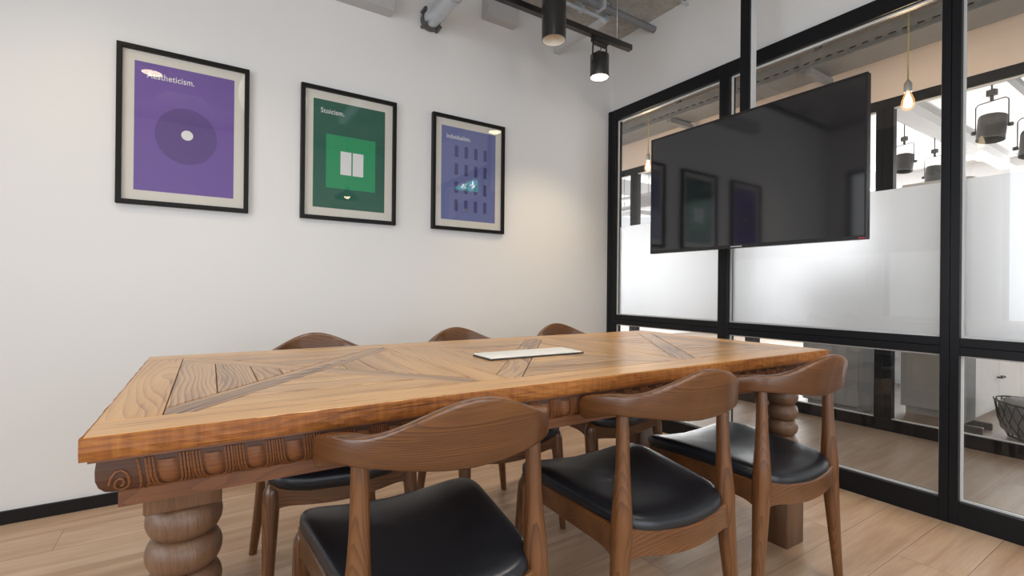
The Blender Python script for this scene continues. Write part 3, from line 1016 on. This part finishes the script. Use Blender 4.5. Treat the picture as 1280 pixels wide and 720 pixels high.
def picture(x, label, art):
    r = empty('framed_picture', (x, 0, PZ)); tag(r, label, 'picture', 'framed prints on the white wall')
    fw, fd = 0.0205, 0.030
    bm = bmesh.new()
    # mitred frame profile
    prof_ = [(0, 0), (0, -fd), (0.003, -fd - .002), (fw - .002, -fd - .002), (fw, -fd), (fw, 0)]
    rings = [[bm.verts.new(p) for p in ((i_, y, i_), (PW - i_, y, i_), (PW - i_, y, PH - i_), (i_, y, PH - i_))] for i_, y in prof_]
    for a, b in zip(rings, rings[1:] + rings[:1]):
        for k in range(4): bm.faces.new((a[k], a[(k + 1) % 4], b[(k + 1) % 4], b[k]))
    link('frame', bm, M['pframe'], r)
    box('mat_board', (fw, -0.012, fw), (PW - fw, -0.004, PH - fw), M['matboard'], r)
    ax0, ax1, az0, az1 = 0.064, PW - 0.066, 0.068, PH - 0.066
    pr = art(r, ax0, ax1, az0, az1)
    box('glass', (fw, -0.0215, fw), (PW - fw, -0.0195, PH - fw), M['pglass'], r)
    return r


def ellipse(bm, cx, cz, rx, rz, y, n=40, ang=0):
    vs = [bm.verts.new((cx + rx * cos(2 * pi * k / n) * cos(ang) - rz * sin(2 * pi * k / n) * sin(ang), y, cz + rx * cos(2 * pi * k / n) * sin(ang) + rz * sin(2 * pi * k / n) * cos(ang))) for k in range(n)]
    vs2 = [bm.verts.new((v.co.x, y + 0.0004, v.co.z)) for v in vs]
    bm.faces.new(vs); bm.faces.new(vs2)
    for k in range(n): bm.faces.new((vs[k], vs[(k + 1) % n], vs2[(k + 1) % n], vs2[k]))


def art_purple(r, x0, x1, z0, z1):
    p = box('print', (x0, -0.0126, z0), (x1, -0.0120, z1), M['purple'], r)
    bm = bmesh.new(); ellipse(bm, (x0 + x1) / 2 + 0.002, z0 + (z1 - z0) * 0.465, 0.125, 0.135, -0.0130)
    link('dark_disc', bm, M['purple_d'], p)
    bm = bmesh.new(); ellipse(bm, (x0 + x1) / 2 + 0.004, z0 + (z1 - z0) * 0.475, 0.024, 0.024, -0.0136)
    link('white_disc', bm, M['white_print'], p)
    text_mesh('Aestheticism.', 0.041, 0.186, 'lettering', M['white_print'], p, (x0 + 0.045, -0.0131, z1 - 0.070))
    return p


def art_green(r, x0, x1, z0, z1):
    p = box('print', (x0, -0.0126, z0), (x1, -0.0120, z1), M['green_d'], r)
    w, h = x1 - x0, z1 - z0
    box('green_panel', (x0 + w * .17, -0.0132, z0 + h * .19), (x1 - w * .14, -0.0126, z0 + h * .69), M['green_l'], p)
    for a_, b_ in ((.365, .515), (.535, .685)): box('pale_bar', (x0 + w * a_, -0.0138, z0 + h * .325), (x0 + w * b_, -0.0132, z0 + h * .545), M['white_print'], p)
    text_mesh('Stoicism.', 0.039, 0.126, 'lettering', M['white_print'], p, (x0 + 0.038, -0.0131, z1 - 0.072))
    return p


def art_blue(r, x0, x1, z0, z1):
    p = box('print', (x0, -0.0126, z0), (x1, -0.0120, z1), M['blue'], r)
    w, h = x1 - x0, z1 - z0
    for k in range(4):
        for j in range(4):
            a = x0 + w * (0.235 + 0.178 * k); zc = z0 + h * (0.745 - 0.195 * j)
            box('dark_bar', (a, -0.0132, zc - 0.037), (a + 0.025, -0.0126, zc + 0.037), M['blue_d'], p)
    text_mesh('Individualism.', 0.040, 0.172, 'lettering', M['white_print'], p, (x0 + 0.036, -0.0131, z1 - 0.076))
    return p


picture(-3.0691, 'framed purple print headed Aestheticism, leftmost on the white wall', art_purple)
picture(-2.2919, 'framed green print headed Stoicism in the middle of the white wall', art_green)
picture(-1.5263, 'framed blue print headed Individualism with dark bars, nearest the glass partition', art_blue)

# ------------------------------------------------------------------ television on its ceiling pole
TVX = -0.415
tv = empty('television', (TVX, -1.375, 1.222), radians(0.4))
tag(tv, 'large dark flat television hung in front of the glass partition on a ceiling pole', 'television')
hw = 0.572; th_ = 0.700
bm = bmesh.new(); abox(bm, (0.004, -hw, 0.0), (0.034, hw, th_), 0.003, 2)
abox(bm, (0.034, -hw * 0.7, 0.06), (0.058, hw * 0.7, th_ * 0.72), 0.008, 2)
link('housing', bm, M['tvplastic'], tv)
bm = bmesh.new()
for lo, hi in (((0.0, -hw, 0.0), (0.010, hw, 0.018)), ((0.0, -hw, th_ - 0.010), (0.010, hw, th_)), ((0.0, -hw, 0.018), (0.010, -hw + 0.010, th_ - 0.010)), ((0.0, hw - 0.010, 0.018), (0.010, hw, th_ - 0.010))):
    abox(bm, lo, hi, 0.001)
link('bezel', bm, M['tvplastic'], tv)
box('screen', (0.0025, -hw + 0.010, 0.018), (0.0055, hw - 0.010, th_ - 0.010), M['screen'], tv)
bm = bmesh.new()
for k in range(7): abox(bm, (-0.0006, 0.032 - k * 0.009, 0.005), (0.0, 0.0385 - k * 0.009, 0.011))
lg = link('maker_mark', bm, M['logo'], tv)
box('red_sticker', (-0.0006, -hw + 0.006, 0.003), (0.0, -hw + 0.030, 0.008), M['red_led'], tv)
pole = empty('ceiling_pole', (-0.345, -1.362, 0))
tag(pole, 'square black and pale grey steel pole from the ceiling carrying the television', 'pole')
bm = bmesh.new(); abox(bm, (0.0, -0.026, 1.45), (0.014, 0.026, CEIL), 0.001); link('black_channel', bm, M['frame'], pole)
bm = bmesh.new(); abox(bm, (0.0145, -0.028, 1.45), (0.062, 0.028, CEIL), 0.002); link('tube', bm, M['polegrey'], pole)
bm = bmesh.new(); abox(bm, (-0.012, -0.2, 1.50), (0.0, 0.2, 1.54), 0.001); abox(bm, (-0.012, -0.2, 1.66), (0.0, 0.2, 1.70), 0.001)
link('bracket', bm, M['frame'], pole)
box('ceiling_plate', (-0.04, -0.06, CEIL - 0.008), (0.09, 0.06, CEIL), M['frame'], pole)

# ------------------------------------------------------------------ ceiling fittings
TZ = 2.53
tr_y = -0.645
track = empty('lighting_track', (-0.44, tr_y, TZ))
tag(track, 'black lighting track running along under the concrete ceiling', 'lighting track')
bm = bmesh.new()
abox(bm, (-2.6, -0.018, 0.0), (0.0, 0.018, 0.034), 0.001)
link('rail', bm, M['lamp_black'], track)
bm = bmesh.new(); abox(bm, (-2.6, -0.006, -0.0008), (-0.004, 0.006, 0.0)); link('slot', bm, M['plate_dark'], track)
for x in (-2.4, -1.25, -0.12):
    bm = bmesh.new(); tube(bm, [(x, 0, 0.034), (x, 0, CEIL - TZ)], 0.002, 8); link('hanger_rod', bm, M['galv'], track)

# big black cylinder downlight
cy = empty('cylinder_downlight', (-1.19, -0.815, 2.31))
tag(cy, 'tall black cylinder downlight hanging in front of the lighting track', 'ceiling lamp')
bm = bmesh.new()
lathe(bm, [(0.0605, 0.0), (0.0635, 0.0), (0.064, 0.004), (0.064, 0.34), (0.050, 0.345), (0.012, 0.346), (0.012, CEIL - 2.31)], 40)
bm.faces.ensure_lookup_table()
bmesh.ops.delete(bm, geom=[f for f in bm.faces if len(f.verts) > 4 and abs(f.calc_center_median().z) < 1e-5], context='FACES')
link('housing', bm, M['lamp_black'], cy, smooth=40)
bm = bmesh.new(); lathe(bm, [(0.0603, 0.0), (0.056, 0.03), (0.045, 0.07), (0.034, 0.085)], 40)
bm.faces.ensure_lookup_table()
bmesh.ops.delete(bm, geom=[f for f in bm.faces if len(f.verts) > 4 and f.calc_center_median().z < 0.01], context='FACES')
link('reflector', bm, M['tube_dim'], cy, smooth=40)

# lit spotlight on the track
sp = empty('track_spotlight', (-0.705, tr_y, TZ))
tag(sp, 'lit black spotlight hanging from the end of the lighting track', 'spotlight')
bm = bmesh.new(); abox(bm, (-0.06, -0.016, -0.028), (0.06, 0.016, 0.0), 0.002); link('adapter', bm, M['lamp_black'], sp)
bm = bmesh.new()
for s in (-1, 1):
    tube(bm, [(s * 0.054, 0, -0.028), (s * 0.057, 0, -0.10), (s * 0.060, 0, -0.155)], 0.005, 8)
abox(bm, (-0.05, -0.006, -0.045), (0.05, 0.006, -0.036))
link('yoke', bm, M['lamp_black'], sp)
bm = bmesh.new(); tube(bm, catmull([(0.0, 0.0, -0.03), (0.018, 0.01, -0.055), (-0.012, 0.012, -0.075), (0.01, 0.0, -0.098)], 8), 0.003, 8)
link('cable', bm, M['lamp_black'], sp)
bm = bmesh.new(); lathe(bm, [(0.048, -0.095), (0.056, -0.100), (0.0575, -0.105), (0.0575, -0.232), (0.0555, -0.236), (0.052, -0.232)], 36)
link('housing', bm, M['lamp_black'], sp, smooth=40)
bm = bmesh.new(); lathe(bm, [(0.0515, -0.2335), (0.036, -0.2410), (0.014, -0.2440)], 32); link('lens', bm, M['lamp_on'], sp, smooth=80)
spot('track_spot_light', (-0.705, tr_y, TZ - 0.255), (-0.70, -0.40, 0.0), 40, WARM, 110, 0.9)
# light alone: cylinder downlight, added unseen overhead spots, a track spot outside the frame
spot('track_spot_light_b', (-1.19, -0.815, 2.30), (-1.19, -0.80, 0.0), 6, WARM, 80, 0.9)
spot('added_overhead_spot_c', (-2.2, -2.05, 2.70), (-2.1, -1.35, 0.7), 52, WARM2, 120, 1.0, 0.28)
spot('added_overhead_spot_e', (-1.2, -2.7, 2.75), (-1.2, -2.5, 0.0), 75, WARM2, 125, 1.0, 0.28)
spot('added_overhead_spot_f', (-2.9, -3.3, 2.75), (-2.7, -2.7, 0.0), 45, WARM2, 125, 1.0, 0.28)
spot('track_spot_light_d', (-3.3, -0.95, 2.60), (-2.9, 0.0, 0.5), 18, WARM, 96, 0.9)

# galvanised pipe coming out of the white wall, with its clamp
du = empty('galvanised_pipe', (-1.552, 0.0, 2.665))
tag(du, 'galvanised round pipe coming out of the white wall near the ceiling', 'pipe')
bm = bmesh.new(); tube(bm, [(0, -0.004, 0), (0, -2.2, 0.02)], 0.052, 32); link('tube', bm, M['galv'], du, smooth=60)
bm = bmesh.new(); tube(bm, [(0, -0.012, 0), (0, -0.05, 0)], 0.060, 32)
for a in (0.7, 2.4, 3.9, 5.5):
    c = Vector((cos(a) * 0.067, 0, sin(a) * 0.067))
    tube(bm, [c + Vector((0, -0.008, 0)), c + Vector((0, -0.075, 0))], 0.010, 8)
link('clamp', bm, M['spotgrey'], du, smooth=40)
for y in (-0.35, -0.75):
    bm = bmesh.new(); tube(bm, [(0, y, 0), (0, y - 0.012, 0)], 0.0545, 32); link('seam_ring', bm, M['galv'], du, smooth=40)

bm = bmesh.new(); abox(bm, (-1.172, -0.085, 2.805), (-0.925, 0.0, CEIL), 0.002)
o = link('service_box', bm, M['greybox']); tag(o, 'grey steel box on the white wall under the ceiling, behind the lighting track', 'box')
bm = bmesh.new(); abox(bm, (-2.9, -0.095, 2.618), (-1.80, 0.0, 2.72), 0.002)
o = link('cable_trunking', bm, M['greybox']); tag(o, 'grey steel trunking along the top of the white wall beside the round pipe', 'trunking')

# conduits, struts
def conduit(name, pts, r_, mat, label, cat='conduit', group=None, clips=()):
    root = empty(name, pts[0]); tag(root, label, cat, group)
    o0 = Vector(pts[0])
    bm = bmesh.new(); tube(bm, [Vector(p) - o0 for p in pts], r_, 14); link('tube', bm, mat, root, smooth=50)
    for c in clips:
        c = Vector(c) - o0
        bm = bmesh.new(); abox(bm, (c.x - 0.012, c.y - r_ * 1.7, c.z - r_ * 1.25), (c.x + 0.012, c.y + r_ * 1.7, CEIL - o0.z)); link('clip', bm, M['galv'], root)
    return root


conduit('strut_channel', [(-2.4, -0.43, 2.905), (0.028, -0.43, 2.905)], 0.024, M['greygalv'], 'thick grey channel crossing the ceiling towards the wall above the glass partition', 'channel', None, [(-0.5, -0.43, 2.905)])
conduit('conduit', [(-2.4, -0.375, 2.87), (-0.42, -0.375, 2.87), (-0.34, -0.37, 2.93), (-0.33, -0.37, CEIL)], 0.013, M['galv'], 'thin galvanised conduit on the ceiling beside the thick grey channel', 'conduit', None, [(-0.62, -0.375, 2.87), (-0.40, -0.375, 2.87)])
bm = bmesh.new(); abox(bm, (-0.565, -0.50, 2.745), (-0.515, 0.0, 2.775), 0.002)
o = link('support_strut', bm, M['polegrey']); tag(o, 'pale steel strut sticking out of the white wall above the spotlight', 'strut')
bm = bmesh.new(); tube(bm, [(0.03, -0.72, 2.945), (-0.035, -0.72, 2.945)], 0.009, 10); tube(bm, [(-0.03, -0.72, 2.935), (-0.03, -0.72, CEIL)], 0.006, 8)
o = link('wall_hook', bm, M['galv'], smooth=40); tag(o, 'small metal hook high on the wall above the glass partition', 'hook')

# ceiling lamps seen only mirrored in the picture glass
pd = empty('dome_pendant', (-1.22, -3.35, 2.10)); tag(pd, 'green enamel dome pendant lamp mirrored in the green picture', 'pendant lamp')
bm = bmesh.new(); lathe(bm, [(0.150, 0.0), (0.146, 0.010), (0.11, 0.045), (0.06, 0.075), (0.028, 0.10), (0.026, 0.14), (0.012, 0.15)], 36, cap=False); link('shade', bm, M['domegreen'], pd, smooth=60)
bm = bmesh.new(); lathe(bm, [(0.005, -0.005), (0.03, 0.01), (0.038, 0.035), (0.02, 0.06)], 20); link('bulb', bm, M['lamp_on'], pd, smooth=80)
bm = bmesh.new(); tube(bm, [(0, 0, 0.15), (0, 0, CEIL - 2.10)], 0.003, 8); link('cord', bm, M['lamp_black'], pd)
dl = empty('round_ceiling_light', (-3.13, -2.72, CEIL)); tag(dl, 'round white ceiling light mirrored in the purple picture', 'ceiling lamp')
bm = bmesh.new(); lathe(bm, [(0.085, 0.0), (0.085, -0.03), (0.080, -0.034)], 36); link('housing', bm, M['lamp_white'], dl, smooth=40)
bm = bmesh.new(); lathe(bm, [(0.078, -0.0345), (0.05, -0.038), (0.01, -0.039)], 36); link('diffuser', bm, M['lamp_on'], dl, smooth=80)
es = empty('exit_sign', (0.36, -3.2, 2.36)); tag(es, 'green exit sign with arrow and running figure mirrored in the blue picture', 'sign')
box('panel', (-0.17, 0.0, 0.0), (0.17, 0.03, 0.16), M['sign_green'], es, bev=0.004)
bm = bmesh.new()                                   # arrow pointing down and a running figure, on the side facing the white wall
def slabpoly(pts, y):
    a = [bm.verts.new((x, y, z)) for x, z in pts]; b = [bm.verts.new((x, y + 0.001, z)) for x, z in pts]
    bm.faces.new(a); bm.faces.new(b)
    for k in range(len(pts)): bm.faces.new((a[k], a[(k + 1) % len(pts)], b[(k + 1) % len(pts)], b[k]))
slabpoly([(0.075, 0.135), (0.095, 0.135), (0.095, 0.07), (0.125, 0.095), (0.125, 0.072), (0.085, 0.025), (0.045, 0.072), (0.045, 0.095), (0.075, 0.07)], 0.031)
link('arrow', bm, M['sign_white'], es); bm = bmesh.new()
slabpoly([(-0.10, 0.02), (-0.02, 0.02), (-0.02, 0.145), (-0.10, 0.145), (-0.10, 0.138), (-0.03, 0.138), (-0.03, 0.027), (-0.10, 0.027)], 0.031)
tube(bm, [(-0.065, 0.0315, 0.117), (-0.065, 0.0325, 0.117)], 0.011, 12)
slabpoly([(-0.075, 0.10), (-0.055, 0.105), (-0.050, 0.065), (-0.030, 0.03), (-0.042, 0.028), (-0.062, 0.058), (-0.085, 0.035), (-0.105, 0.040), (-0.103, 0.05), (-0.086, 0.048), (-0.072, 0.066)], 0.031)
slabpoly([(-0.055, 0.105), (-0.036, 0.085), (-0.042, 0.08), (-0.058, 0.095)], 0.031); slabpoly([(-0.075, 0.10), (-0.098, 0.08), (-0.092, 0.075), (-0.072, 0.09)], 0.031)
link('running_figure', bm, M['sign_white'], es)
bm = bmesh.new()
for s in (-1, 1): tube(bm, [(s * 0.1, 0.015, 0.16), (s * 0.1, 0.015, 2.98 - 2.36)], 0.004, 8)
link('hanger', bm, M['galv'], es)

# ------------------------------------------------------------------ corridor contents
def pendant(x, y, z, label):
    r = empty('bulb_pendant', (x, y, z)); tag(r, label, 'pendant lamp', 'bare bulb pendants in the corridor')
    bm = bmesh.new()
    lathe(bm, [(0.004, -0.052), (0.018, -0.048), (0.030, -0.034), (0.0345, -0.016), (0.031, 0.008), (0.022, 0.035), (0.0145, 0.055), (0.013, 0.062)], 24)
    b = link('bulb', bm, M['bulb_glow'], r, smooth=80)
    bm = bmesh.new(); lathe(bm, [(0.004, -0.036), (0.017, -0.030), (0.0215, -0.012), (0.018, 0.012), (0.010, 0.036), (0.005, 0.05)], 18); link('filament', bm, M['bulb_on'], b, smooth=80)
    bm = bmesh.new(); lathe(bm, [(0.015, 0.055), (0.020, 0.060), (0.020, 0.105), (0.016, 0.112), (0.006, 0.128)], 20); link('socket', bm, M['chrome'], r, smooth=40)
    bm = bmesh.new(); tube(bm, [(0, 0, 0.125), (0, 0, 2.98 - z)], 0.0042, 8); link('cord', bm, M['cord'], r)
    d = bpy.data.lights.new('bulb_light', 'POINT'); d.energy = 11; d.color = (1.0, 0.72, 0.42); d.shadow_soft_size = 0.035
    o = bpy.data.objects.new('bulb_light', d); COL.objects.link(o); o.location = (x, y, z - 0.10)
    return r


pendant(0.75, -1.711, 2.125, 'bare glowing bulb on an ochre cord to the right of the television')
pendant(0.75, 0.252, 2.150, 'bare glowing bulb on a cord just left of the television')


def cable_tray(x0, x1, z, y0, y1, label):
    r = empty('cable_tray', (x0, y0, z)); tag(r, label, 'cable tray')
    w, l = x1 - x0, y1 - y0
    bm = bmesh.new()
    pitch = 0.075; n_ = int(l / pitch)
    # slotted side wall: cells with the slot left open
    zs = [0.0, 0.030, 0.044, 0.095]
    for k in range(n_):
        ys = [k * pitch, k * pitch + 0.018, k * pitch + 0.057, (k + 1) * pitch]
        for a in range(3):
            for b in range(3):
                if a == 1 and b == 1: continue
                bm.faces.new([bm.verts.new(p) for p in ((0, ys[a], zs[b]), (0, ys[a + 1], zs[b]), (0, ys[a + 1], zs[b + 1]), (0, ys[a], zs[b + 1]))])
    bmesh.ops.remove_doubles(bm, verts=bm.verts[:], dist=1e-5)
    g = bmesh.ops.extrude_face_region(bm, geom=bm.faces[:])
    bmesh.ops.translate(bm, verts=[v for v in g['geom'] if isinstance(v, bmesh.types.BMVert)], vec=(0.002, 0, 0))
    link('slotted_side', bm, M['greygalv'], r)
    bm = bmesh.new(); abox(bm, (0.0025, 0, 0), (w, l, 0.003)); abox(bm, (-0.014, 0, 0.095), (0.003, l, 0.099)); abox(bm, (w - 0.002, 0, 0.003), (w, l, 0.095))
    abox(bm, (-0.012, 0, -0.012), (0.010, l, -0.0005))
    link('bed', bm, M['greygalv'], r)
    bm = bmesh.new()
    for q in range(3): tube(bm, [(0.025 + 0.03 * q, 0.02, 0.036 + 0.012 * (q % 2)), (0.025 + 0.03 * q, l - 0.02, 0.036 + 0.012 * (q % 2))], 0.014, 8)
    link('cables', bm, M['plate_dark'], r, smooth=60)
    for yb in (0.6, 3.745, 5.0, 7.4):
        bm = bmesh.new()
        abox(bm, (-0.02, yb, -0.055), (w + 0.02, yb + 0.045, -0.0125)); abox(bm, (w * 0.35, yb + 0.005, 0.099), (w * 0.35 + 0.04, yb + 0.04, 2.979 - z))
        abox(bm, (w + 0.0, yb, -0.17), (w + 0.035, yb + 0.05, -0.055))
        link('bracket', bm, M['greygalv'], r)
    return r


cable_tray(1.02, 1.32, 2.655, -4.8, 3.9, 'slotted galvanised cable tray running the length of the corridor ceiling')
conduit('corridor_pipe', [(0.62, -5, 2.90), (0.62, 4, 2.90)], 0.03, M['galv'], 'galvanised pipe along the corridor ceiling above the bulb pendants', 'pipe')

# ------------------------------------------------------------------ office contents seen through both panes
def office_spot(x, y, z, label, tilt=0.15, r_=0.088):
    rt_ = empty('stage_spotlight', (x, y, z)); tag(rt_, label, 'spotlight', 'grey yoke spotlights under the office ceiling')
    rt_.rotation_euler = (0, 0, 1.25)
    bm = bmesh.new(); lathe(bm, [(r_ * .8, 0.105), (r_ * .95, 0.10), (r_, 0.08), (r_ * .97, -0.08), (r_ * 1.0, -0.09), (r_ * .92, -0.09), (r_ * .88, -0.05)], 32)
    link('housing', bm, M['spotgrey'], rt_, smooth=40, rot=(tilt, 0, 0))
    bm = bmesh.new(); q = r_ + 0.02
    tube(bm, [(-q, 0, 0), (-q, 0, 0.20), (-q + .02, 0, 0.22), (q - .02, 0, 0.22), (q, 0, 0.20), (q, 0, 0)], 0.0045, 8)
    for s in (-1, 1): tube(bm, [(s * q, -0.0, 0), (s * (q + .025), 0, 0)], 0.016, 10)
    link('yoke', bm, M['spotgrey'], rt_)
    bm = bmesh.new(); tube(bm, [(0, 0, 0.22), (0, 0, 0.28)], 0.012, 10); abox(bm, (-0.03, -0.02, 0.26), (0.03, 0.02, 0.31), 0.004); tube(bm, [(0, 0, 0.31), (0, 0, 3.15 - z)], 0.006, 8)
    link('clamp', bm, M['spotgrey'], rt_)
    return rt_


office_spot(2.5, -1.69, 2.30, 'grey yoke spotlight at the upper right, left one of the pair')
office_spot(2.5, -1.93, 2.12, 'grey yoke spotlight cut by the right edge of the photo')
office_spot(4.0, -0.64, 2.47, 'grey yoke spotlight seen under the bulb beside the television')
office_spot(4.5, -0.77, 2.38, 'grey yoke spotlight seen just left of the wide black mullion')
bm = bmesh.new(); abox(bm, (1.7, -1.32, 2.46), (5.2, -1.18, 2.475)); abox(bm, (1.7, -1.26, 2.475), (5.2, -1.24, 2.60)); abox(bm, (1.7, -1.32, 2.60), (5.2, -1.18, 2.615))
o = link('steel_beam', bm, M['office_white']); tag(o, 'white steel beam running away under the office ceiling', 'beam')
for y, z, x0, x1, lab in ((-2.75, 2.76, 1.9, 6.5, 'white rectangular duct under the office ceiling at the right'), (0.9, 2.75, 2.2, 7.0, 'white rectangular duct under the office ceiling behind the left bulb'),
                      (3.45, 2.66, 2.2, 7.0, 'white rectangular duct under the office ceiling farther left')):
    r = empty('air_duct', (x0, y, z)); tag(r, lab, 'duct', 'ducts under the office ceiling')
    bm = bmesh.new(); abox(bm, (0, -0.25, 0), (x1 - x0, 0.25, 0.28), 0.004); link('casing', bm, M['duct_grey'], r)
    for k in range(5): box('grille', (0.55 + k * 0.8, -0.16, -0.004), (0.95 + k * 0.8, 0.16, -0.0005), M['office_grey'], r)
    for k in range(6): box('flange', (0.3 + k * 0.8, -0.255, -0.006), (0.33 + k * 0.8, 0.255, 0.286), M['polegrey'], r)
    for k in (0.7, 2.3, 3.9):
        for sy in (-1, 1): box('hanger', (k, sy * 0.262 - 0.004, 0.0), (k + 0.02, sy * 0.262 + 0.004, 3.151 - z), M['polegrey'], r)
for y, z, lab in ((-1.75, 2.72, 'dark steel rail carrying the two spotlights at the right'), (-0.68, 2.90, 'steel rail carrying the spotlights beside the television'), (1.6, 2.55, 'steel rail under the office ceiling at the far left')):
    bm = bmesh.new(); abox(bm, (1.9, y - 0.025, z), (6.5, y + 0.025, z + 0.05), 0.003)
    for x in (2.2, 4.2, 6.2): tube(bm, [(x, y, z + 0.05), (x, y, 3.15)], 0.006, 8)
    o = link('ceiling_rail', bm, M['office_grey']); tag(o, lab, 'rail')
for x, y, z, lab in ((2.75, 1.95, 2.24, 'grey ceiling unit seen left of the television, the nearer one'), (3.4, 2.75, 2.28, 'grey ceiling unit seen left of the television, the farther one')):
    r = empty('air_unit', (x, y, z)); tag(r, lab, 'air unit', 'air units under the office ceiling')
    bm = bmesh.new(); abox(bm, (0, 0, 0), (0.42, 0.42, 0.16), 0.01); link('casing', bm, M['office_grey'], r)
    bm = bmesh.new(); abox(bm, (0.05, 0.05, -0.006), (0.37, 0.37, -0.0005), 0.002); link('grille', bm, M['spotgrey'], r)
    for q in ((0.03, 0.03), (0.39, 0.03), (0.39, 0.39), (0.03, 0.39)):
        bm = bmesh.new(); tube(bm, [(q[0], q[1], 0.16), (q[0], q[1], 3.151 - z)], 0.006, 8); link('hanger', bm, M['office_grey'], r)
for x, z, lab in ((2.5, 2.17, 'low grey cable rail crossing the office left of the television'), (3.23, 2.52, 'upper grey cable rail crossing the office left of the television')):
    r = empty('cable_rail', (x, 1.0, z)); tag(r, lab, 'rail')
    bm = bmesh.new(); abox(bm, (0, 0, 0), (0.10, 3.4, 0.035), 0.002); link('channel', bm, M['office_grey'], r)
    for y in (0.3, 1.8, 3.1):
        bm = bmesh.new(); tube(bm, [(0.05, y, 0.035), (0.05, y, 3.151 - z)], 0.005, 8); link('hanger', bm, M['office_grey'], r)


def cabinet(x0, x1, y0, h, ndoor, mat, label, hz=0.85):
    """doors face -y"""
    r = empty('storage_cabinet', (x0, y0, 0)); tag(r, label, 'cabinet', 'office cabinets')
    w = x1 - x0
    bm = bmesh.new(); abox(bm, (0, 0.02, 0.06), (w, 0.45, h), 0.003); abox(bm, (0.03, 0.05, 0), (w - 0.03, 0.42, 0.06)); link('body', bm, mat, r)
    dw = w / ndoor
    for k in range(ndoor):
        d = box('door', (k * dw + 0.003, 0.0, 0.065), ((k + 1) * dw - 0.003, 0.0195, h - 0.005), mat, r, bev=0.002)
        hx = (k + 1) * dw - 0.05 if k % 2 == 0 else k * dw + 0.05
        bm = bmesh.new(); tube(bm, [(hx, 0.0, hz), (hx, -0.025, hz)], 0.007, 8); tube(bm, [(hx, -0.025, hz), (hx + (0.03 if k % 2 == 0 else -0.03), -0.03, hz)], 0.009, 8)
        link('handle', bm, M['spotgrey'], d)
    return r


cabinet(2.20, 4.30, -1.66, 1.9, 3, M['locker'], 'tall pale cabinet with dark handles in the lower right pane', 0.30)
cabinet(2.6, 4.2, -0.75, 1.3, 3, M['locker_dark'], 'dark blue-grey cabinet seen under the right end of the television')
cabinet(1.75, 2.15, -1.10, 1.1, 2, M['office_grey'], 'low pale cabinet seen right of the near-side chair by the partition', 0.60)
# narrow fabric screen beside the tall cabinet
scn = empty('office_screen', (1.86, -1.69, 0)); tag(scn, 'narrow grey fabric screen beside the tall pale cabinet', 'screen')
box('panel', (0.0, 0.0, 0.05), (0.30, 0.035, 1.25), M['curtain'], scn, bev=0.006, seg=2)
for x in (0.03, 0.25): box('foot', (x, -0.10, 0.0), (x + 0.03, 0.135, 0.0495), M['spotgrey'], scn, bev=0.004)

# grey wire basket with a cloth
wb = empty('wire_basket', (2.02, -2.02, 0)); tag(wb, 'grey wire basket with a grey cloth in it, by the right edge of the photo', 'basket')
bm = bmesh.new()
tube(bm, [(0.20 * cos(a), 0.20 * sin(a), 0.245 + 0.02 * sin(a)) for a in [2 * pi * k / 28 for k in range(29)]], 0.006, 8)
tube(bm, [(0.13 * cos(a), 0.13 * sin(a), 0.02) for a in [2 * pi * k / 28 for k in range(29)]], 0.006, 8)
for k in range(22):
    a = 2 * pi * k / 22; b = a + 0.5
    tube(bm, [(0.20 * cos(a), 0.20 * sin(a), 0.245 + 0.02 * sin(a)), (0.18 * cos((a + b) / 2), 0.18 * sin((a + b) / 2), 0.13), (0.13 * cos(b), 0.13 * sin(b), 0.02)], 0.003, 6)
    b = a - 0.5
    tube(bm, [(0.20 * cos(a), 0.20 * sin(a), 0.245 + 0.02 * sin(a)), (0.18 * cos((a + b) / 2), 0.18 * sin((a + b) / 2), 0.13), (0.13 * cos(b), 0.13 * sin(b), 0.02)], 0.003, 6)
link('wire', bm, M['spotgrey'], wb)
bm = bmesh.new(); rgc = random.Random(3); rings = []
for i in range(12):
    t = i / 11
    rr = [0.10, 0.14, 0.155, 0.165, 0.172, 0.176, 0.17, 0.155, 0.13, 0.10, 0.06, 0.02][i]; z = [0.03, 0.04, 0.07, 0.11, 0.16, 0.20, 0.235, 0.262, 0.275, 0.275, 0.27, 0.265][i]
    rings.append([bm.verts.new((rr * (1 + 0.09 * sin(3 * k * pi / 10 + i)) * cos(2 * pi * k / 20), rr * (1 + 0.09 * sin(3 * k * pi / 10 + i)) * sin(2 * pi * k / 20), z + rgc.uniform(-.008, .008))) for k in range(20)])
for a, b in zip(rings, rings[1:]):
    for k in range(20): bm.faces.new((a[k], a[(k + 1) % 20], b[(k + 1) % 20], b[k]))
bm.faces.new(rings[0]); bm.faces.new(rings[-1])
o = link('grey_cloth', bm, M['cloth_grey'], smooth=180); o.location = (2.02, -2.02, 0.0); tag(o, 'crumpled grey felt cloth filling the wire basket', 'cloth')
